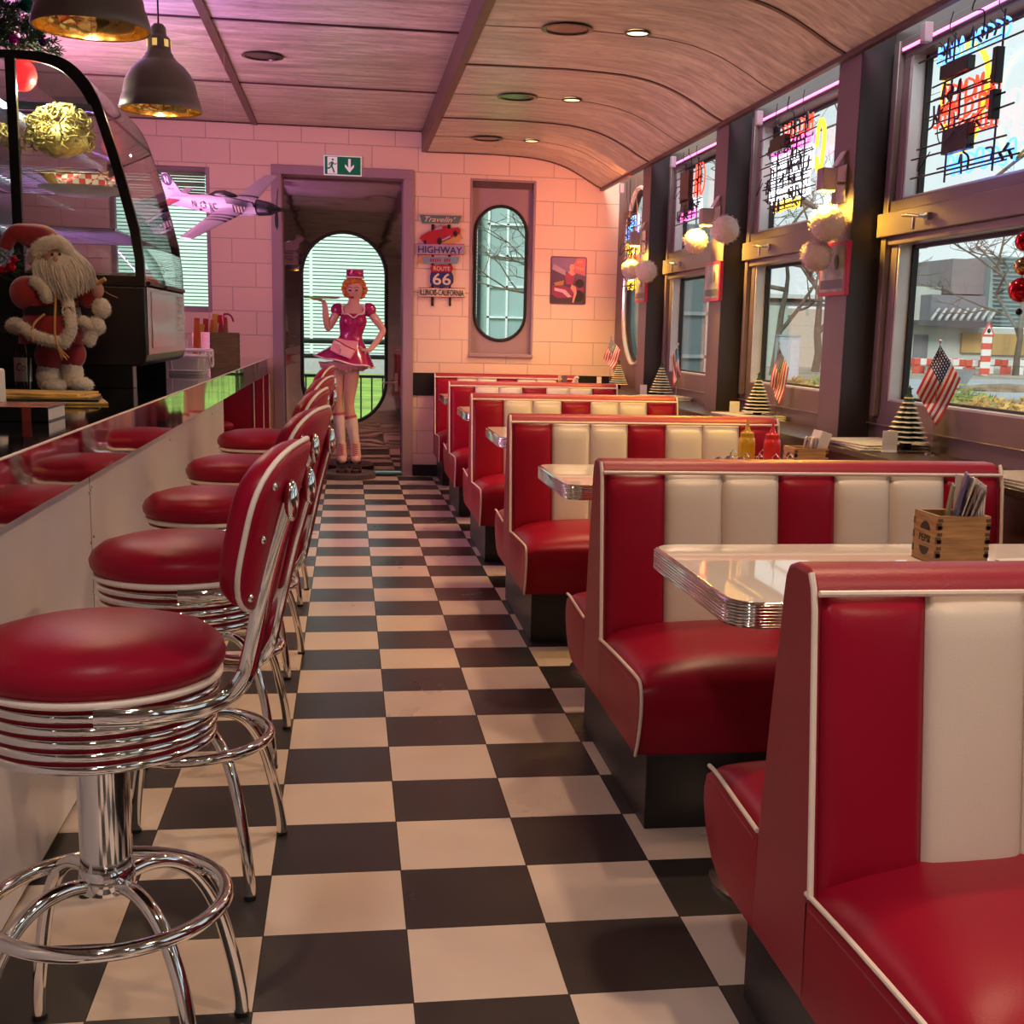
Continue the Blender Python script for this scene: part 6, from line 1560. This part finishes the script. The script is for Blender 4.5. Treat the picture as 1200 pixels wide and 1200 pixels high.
for k_, (x, yp, m, w_) in enumerate([(1122,478,LEAFG,.9),(1158,494,LEAF,.8),(1212,492,LEAF,.8),(958,462,LEAFG,1.1),(932,464,LEAF,.8),(1090,492,LEAFG,.7),(830,448,LEAFG,1.2)]):
    p = gm(x,yp); mb = MB()
    for q in range(420):
        a = rnd.uniform(0,2*PI); rr_ = w_*math.sqrt(rnd.random()); c_ = Vector((rr_*cos(a),rr_*sin(a)*.8,rnd.uniform(.03,.55)*(1.1-rr_/w_*.6))); d = Vector((rnd.gauss(0,1),rnd.gauss(0,1),rnd.gauss(0,.6))).normalized(); s_ = d.orthogonal().normalized()*.035; L = .16
        mb.add([c_-s_,c_+d*L,c_+s_,c_-d*L*.6],[(0,1,2,3)])
    o = mb.build('verge_shrub', m, loc=tuple(p), smooth=0, weld=False); tag(o,'leafy shrub on the verge, '+['left of centre in the near window','with orange leaves, centre of the near window','with orange leaves at the right of the near window','olive, foot of the tree in the second window','orange, beside the grey cabinet','behind the striped flag at the near window','outside the third window'][k_],'shrub','shrubs on the verge')
p = gm(1126,474); t = thing('yield_sign','small grey upside-down triangle sign on the verge outside the near window','road sign',tuple(p)); MB().prism([(-.35,.9),(.35,.9),(0,.35)],-.02,.02,1).tube([(0,0,0),(0,0,.5)],.03,6).build('sign_plate', mat('sign_back_grey',(.22,.23,.24),.5), t)
# conifer in the tall window
rnd = random.Random(8); t = thing('green_conifer','rounded green bush at the foot of the glasshouse in the tall window','bush',(6.4,36.5,GZ)); mb = MB()
for q in range(1500):
    a = rnd.uniform(0,2*PI); z = rnd.uniform(0,2.0); rr_ = 1.0*(1-z/2.3)**.5*rnd.uniform(.75,1); c_ = Vector((rr_*cos(a),rr_*sin(a),z)); d = Vector((rnd.gauss(0,1),rnd.gauss(0,1),rnd.gauss(0,1))).normalized(); s_ = d.orthogonal().normalized()*.04
    mb.add([c_-s_,c_+d*.14,c_+s_,c_-d*.1],[(0,1,2,3)])
mb.build('foliage', mat('conifer_green',(.12,.20,.06),.8,var=.4,scale=2), t, smooth=0, weld=False)
# near wing of the diner outside the third window
B3 = thing('side_entrance','grey glazed side entrance outside the third window','building',(9.2,30,GZ))
FR3 = mat('entrance_frame',(.30,.32,.33),.4,.3)
MB().box(-1.2,1.4,.1,3,0,4.4).build('dark_glass_wall', mat('entrance_glass',(.13,.17,.18),.12), B3)
mb = MB()
for x in (-1.2,-.5,.2,.9,1.32): mb.box(x,x+.08,-.02,.12,0,4.4)
for z in (0,1.0,2.1,3.3): mb.box(-1.2,1.4,-.02,.12,z,z+.09)
mb.build('glazing_bar', FR3, B3)
MB().box(.25,.85,-.06,.1,0,.9).build('wooden_panel', cW, B3)

# ============================================================ LIGHT
sc = bpy.context.scene
W = bpy.data.worlds.new('overcast'); sc.world = W; W.use_nodes = True
n, l = W.node_tree.nodes, W.node_tree.links; n.clear()
o = n.new('ShaderNodeOutputWorld'); b = n.new('ShaderNodeBackground'); tc = n.new('ShaderNodeTexCoord'); sp = n.new('ShaderNodeSeparateXYZ'); r = n.new('ShaderNodeValToRGB'); nz = n.new('ShaderNodeTexNoise')
l.new(tc.outputs['Generated'], sp.inputs[0]); nz.inputs['Scale'].default_value = 2.5; l.new(tc.outputs['Generated'], nz.inputs['Vector'])
l.new(math_(n,l,'ADD', sp.outputs[2], math_(n,l,'MULTIPLY', math_(n,l,'SUBTRACT', nz.outputs['Fac'], .5), .15)), r.inputs[0])
r.color_ramp.elements[0].position = -.0; r.color_ramp.elements[0].color = (.74,.84,.84,1); r.color_ramp.elements[1].position = .6; r.color_ramp.elements[1].color = (.70,.80,.86,1)
l.new(r.outputs[0], b.inputs[0]); b.inputs[1].default_value = 1.3; l.new(b.outputs[0], o.inputs[0])
def light(kind, name, loc, energy, col, size=.1, to=None, spot=90, blend=.5, sy=None):
    d = bpy.data.lights.new(name, kind); d.energy = energy; d.color = col
    if kind == 'AREA': d.shape = 'DISK' if sy is None else 'RECTANGLE'; d.size = size; 
    if kind == 'AREA' and sy: d.size_y = sy
    if kind in ('POINT','SPOT'): d.shadow_soft_size = size
    if kind == 'SPOT': d.spot_size = math.radians(spot); d.spot_blend = blend
    o = bpy.data.objects.new(name, d); C.objects.link(o); o.location = loc
    if to is not None: o.rotation_euler = (Vector(to)-Vector(loc)).to_track_quat('-Z','Y').to_euler()
    return o
WARM = (1,.58,.30)
for y in (4.17,6.02,7.81): light('SPOT','ceiling_spot',(1.59,y,2.70),85,WARM,.05,(1.45,y,0),110,.8)
for y in (-4.0,-1.6,.5,2.3): light('SPOT','ceiling_spot',(1.59,y,2.70),85,(1,.64,.38),.05,(1.2,y,0),120,.8)
for x, y in ((-.1,-4.6),(-.1,-3.0),(-.1,-1.2),(1.2,-3.0)): light('SPOT','rear_fill_spot',(x,y,2.70),55,(1,.86,.80),.08,(x,y,0),130,.8)  # fill lights added out of view to brighten the room, without fixtures
su = light('SUN','hazy_sun',(0,0,20),2.6,(1,.97,.90)); su.data.angle = math.radians(20); su.rotation_euler = Vector((.25,.80,-.62)).to_track_quat('-Z','Y').to_euler()
light('POINT','case_lamp',(-.98,3.2,2.15),7,(1,.90,.62),.004)
# pendants
light('POINT','pendant_light',(-.545,3.135,2.145),9,(1,.70,.42),.02); light('POINT','pendant_light',(-.515,1.60,2.115),9,(1,.70,.42),.02)
# yellow post lamps
for p in (3.18,5.10,7.00): light('SPOT','post_light',(2.21,p+.04,1.905),55,(1,.60,.07),.02,(2.27,p+.10,0),165,.5)
# pink light strip behind the bar, lighting the raised ceiling and the left wall
o = MB().box(-3.3,-3.27,3.5,8.2,2.10,2.13).build('pink_light_strip', em('strip_pink',(1,.25,.8),5)); tag(o,'pink light strip over the back bar behind the display case','light strip')
light('AREA','back_bar_glow',(-2.4,5.8,2.20),145,(1.,.40,.78),.2,(-1.6,5.8,2.9),sy=4.5)
light('AREA','case_back_glow',(-1.30,4.6,2.30),28,(.50,.22,1),.15,(-1.1,4.5,2.9),sy=.6)
light('AREA','neon_glow',(2.40,7.6,2.2),16,(1,.28,.12),.1,(1.6,8.7,1.9),sy=.8)

# ============================================================ CAMERA
cd = bpy.data.cameras.new('camera'); cam = bpy.data.objects.new('camera', cd); C.objects.link(cam)
M = Matrix((RX, RY, -_f)).transposed().to_4x4(); M.translation = CAM; cam.matrix_world = M
cd.sensor_fit = 'HORIZONTAL'; cd.sensor_width = 36; cd.lens = 36*F/1200; cd.shift_x = (600-PX)/1200; cd.shift_y = (PY-600)/1200; cd.clip_start = .05; cd.clip_end = 500
sc.camera = cam
vs_ = sc.view_settings; vs_.view_transform = 'Standard'; vs_.look = 'None'; vs_.gamma = 1; vs_.exposure = .0
try: vs_.use_curve_mapping = False
except Exception: pass
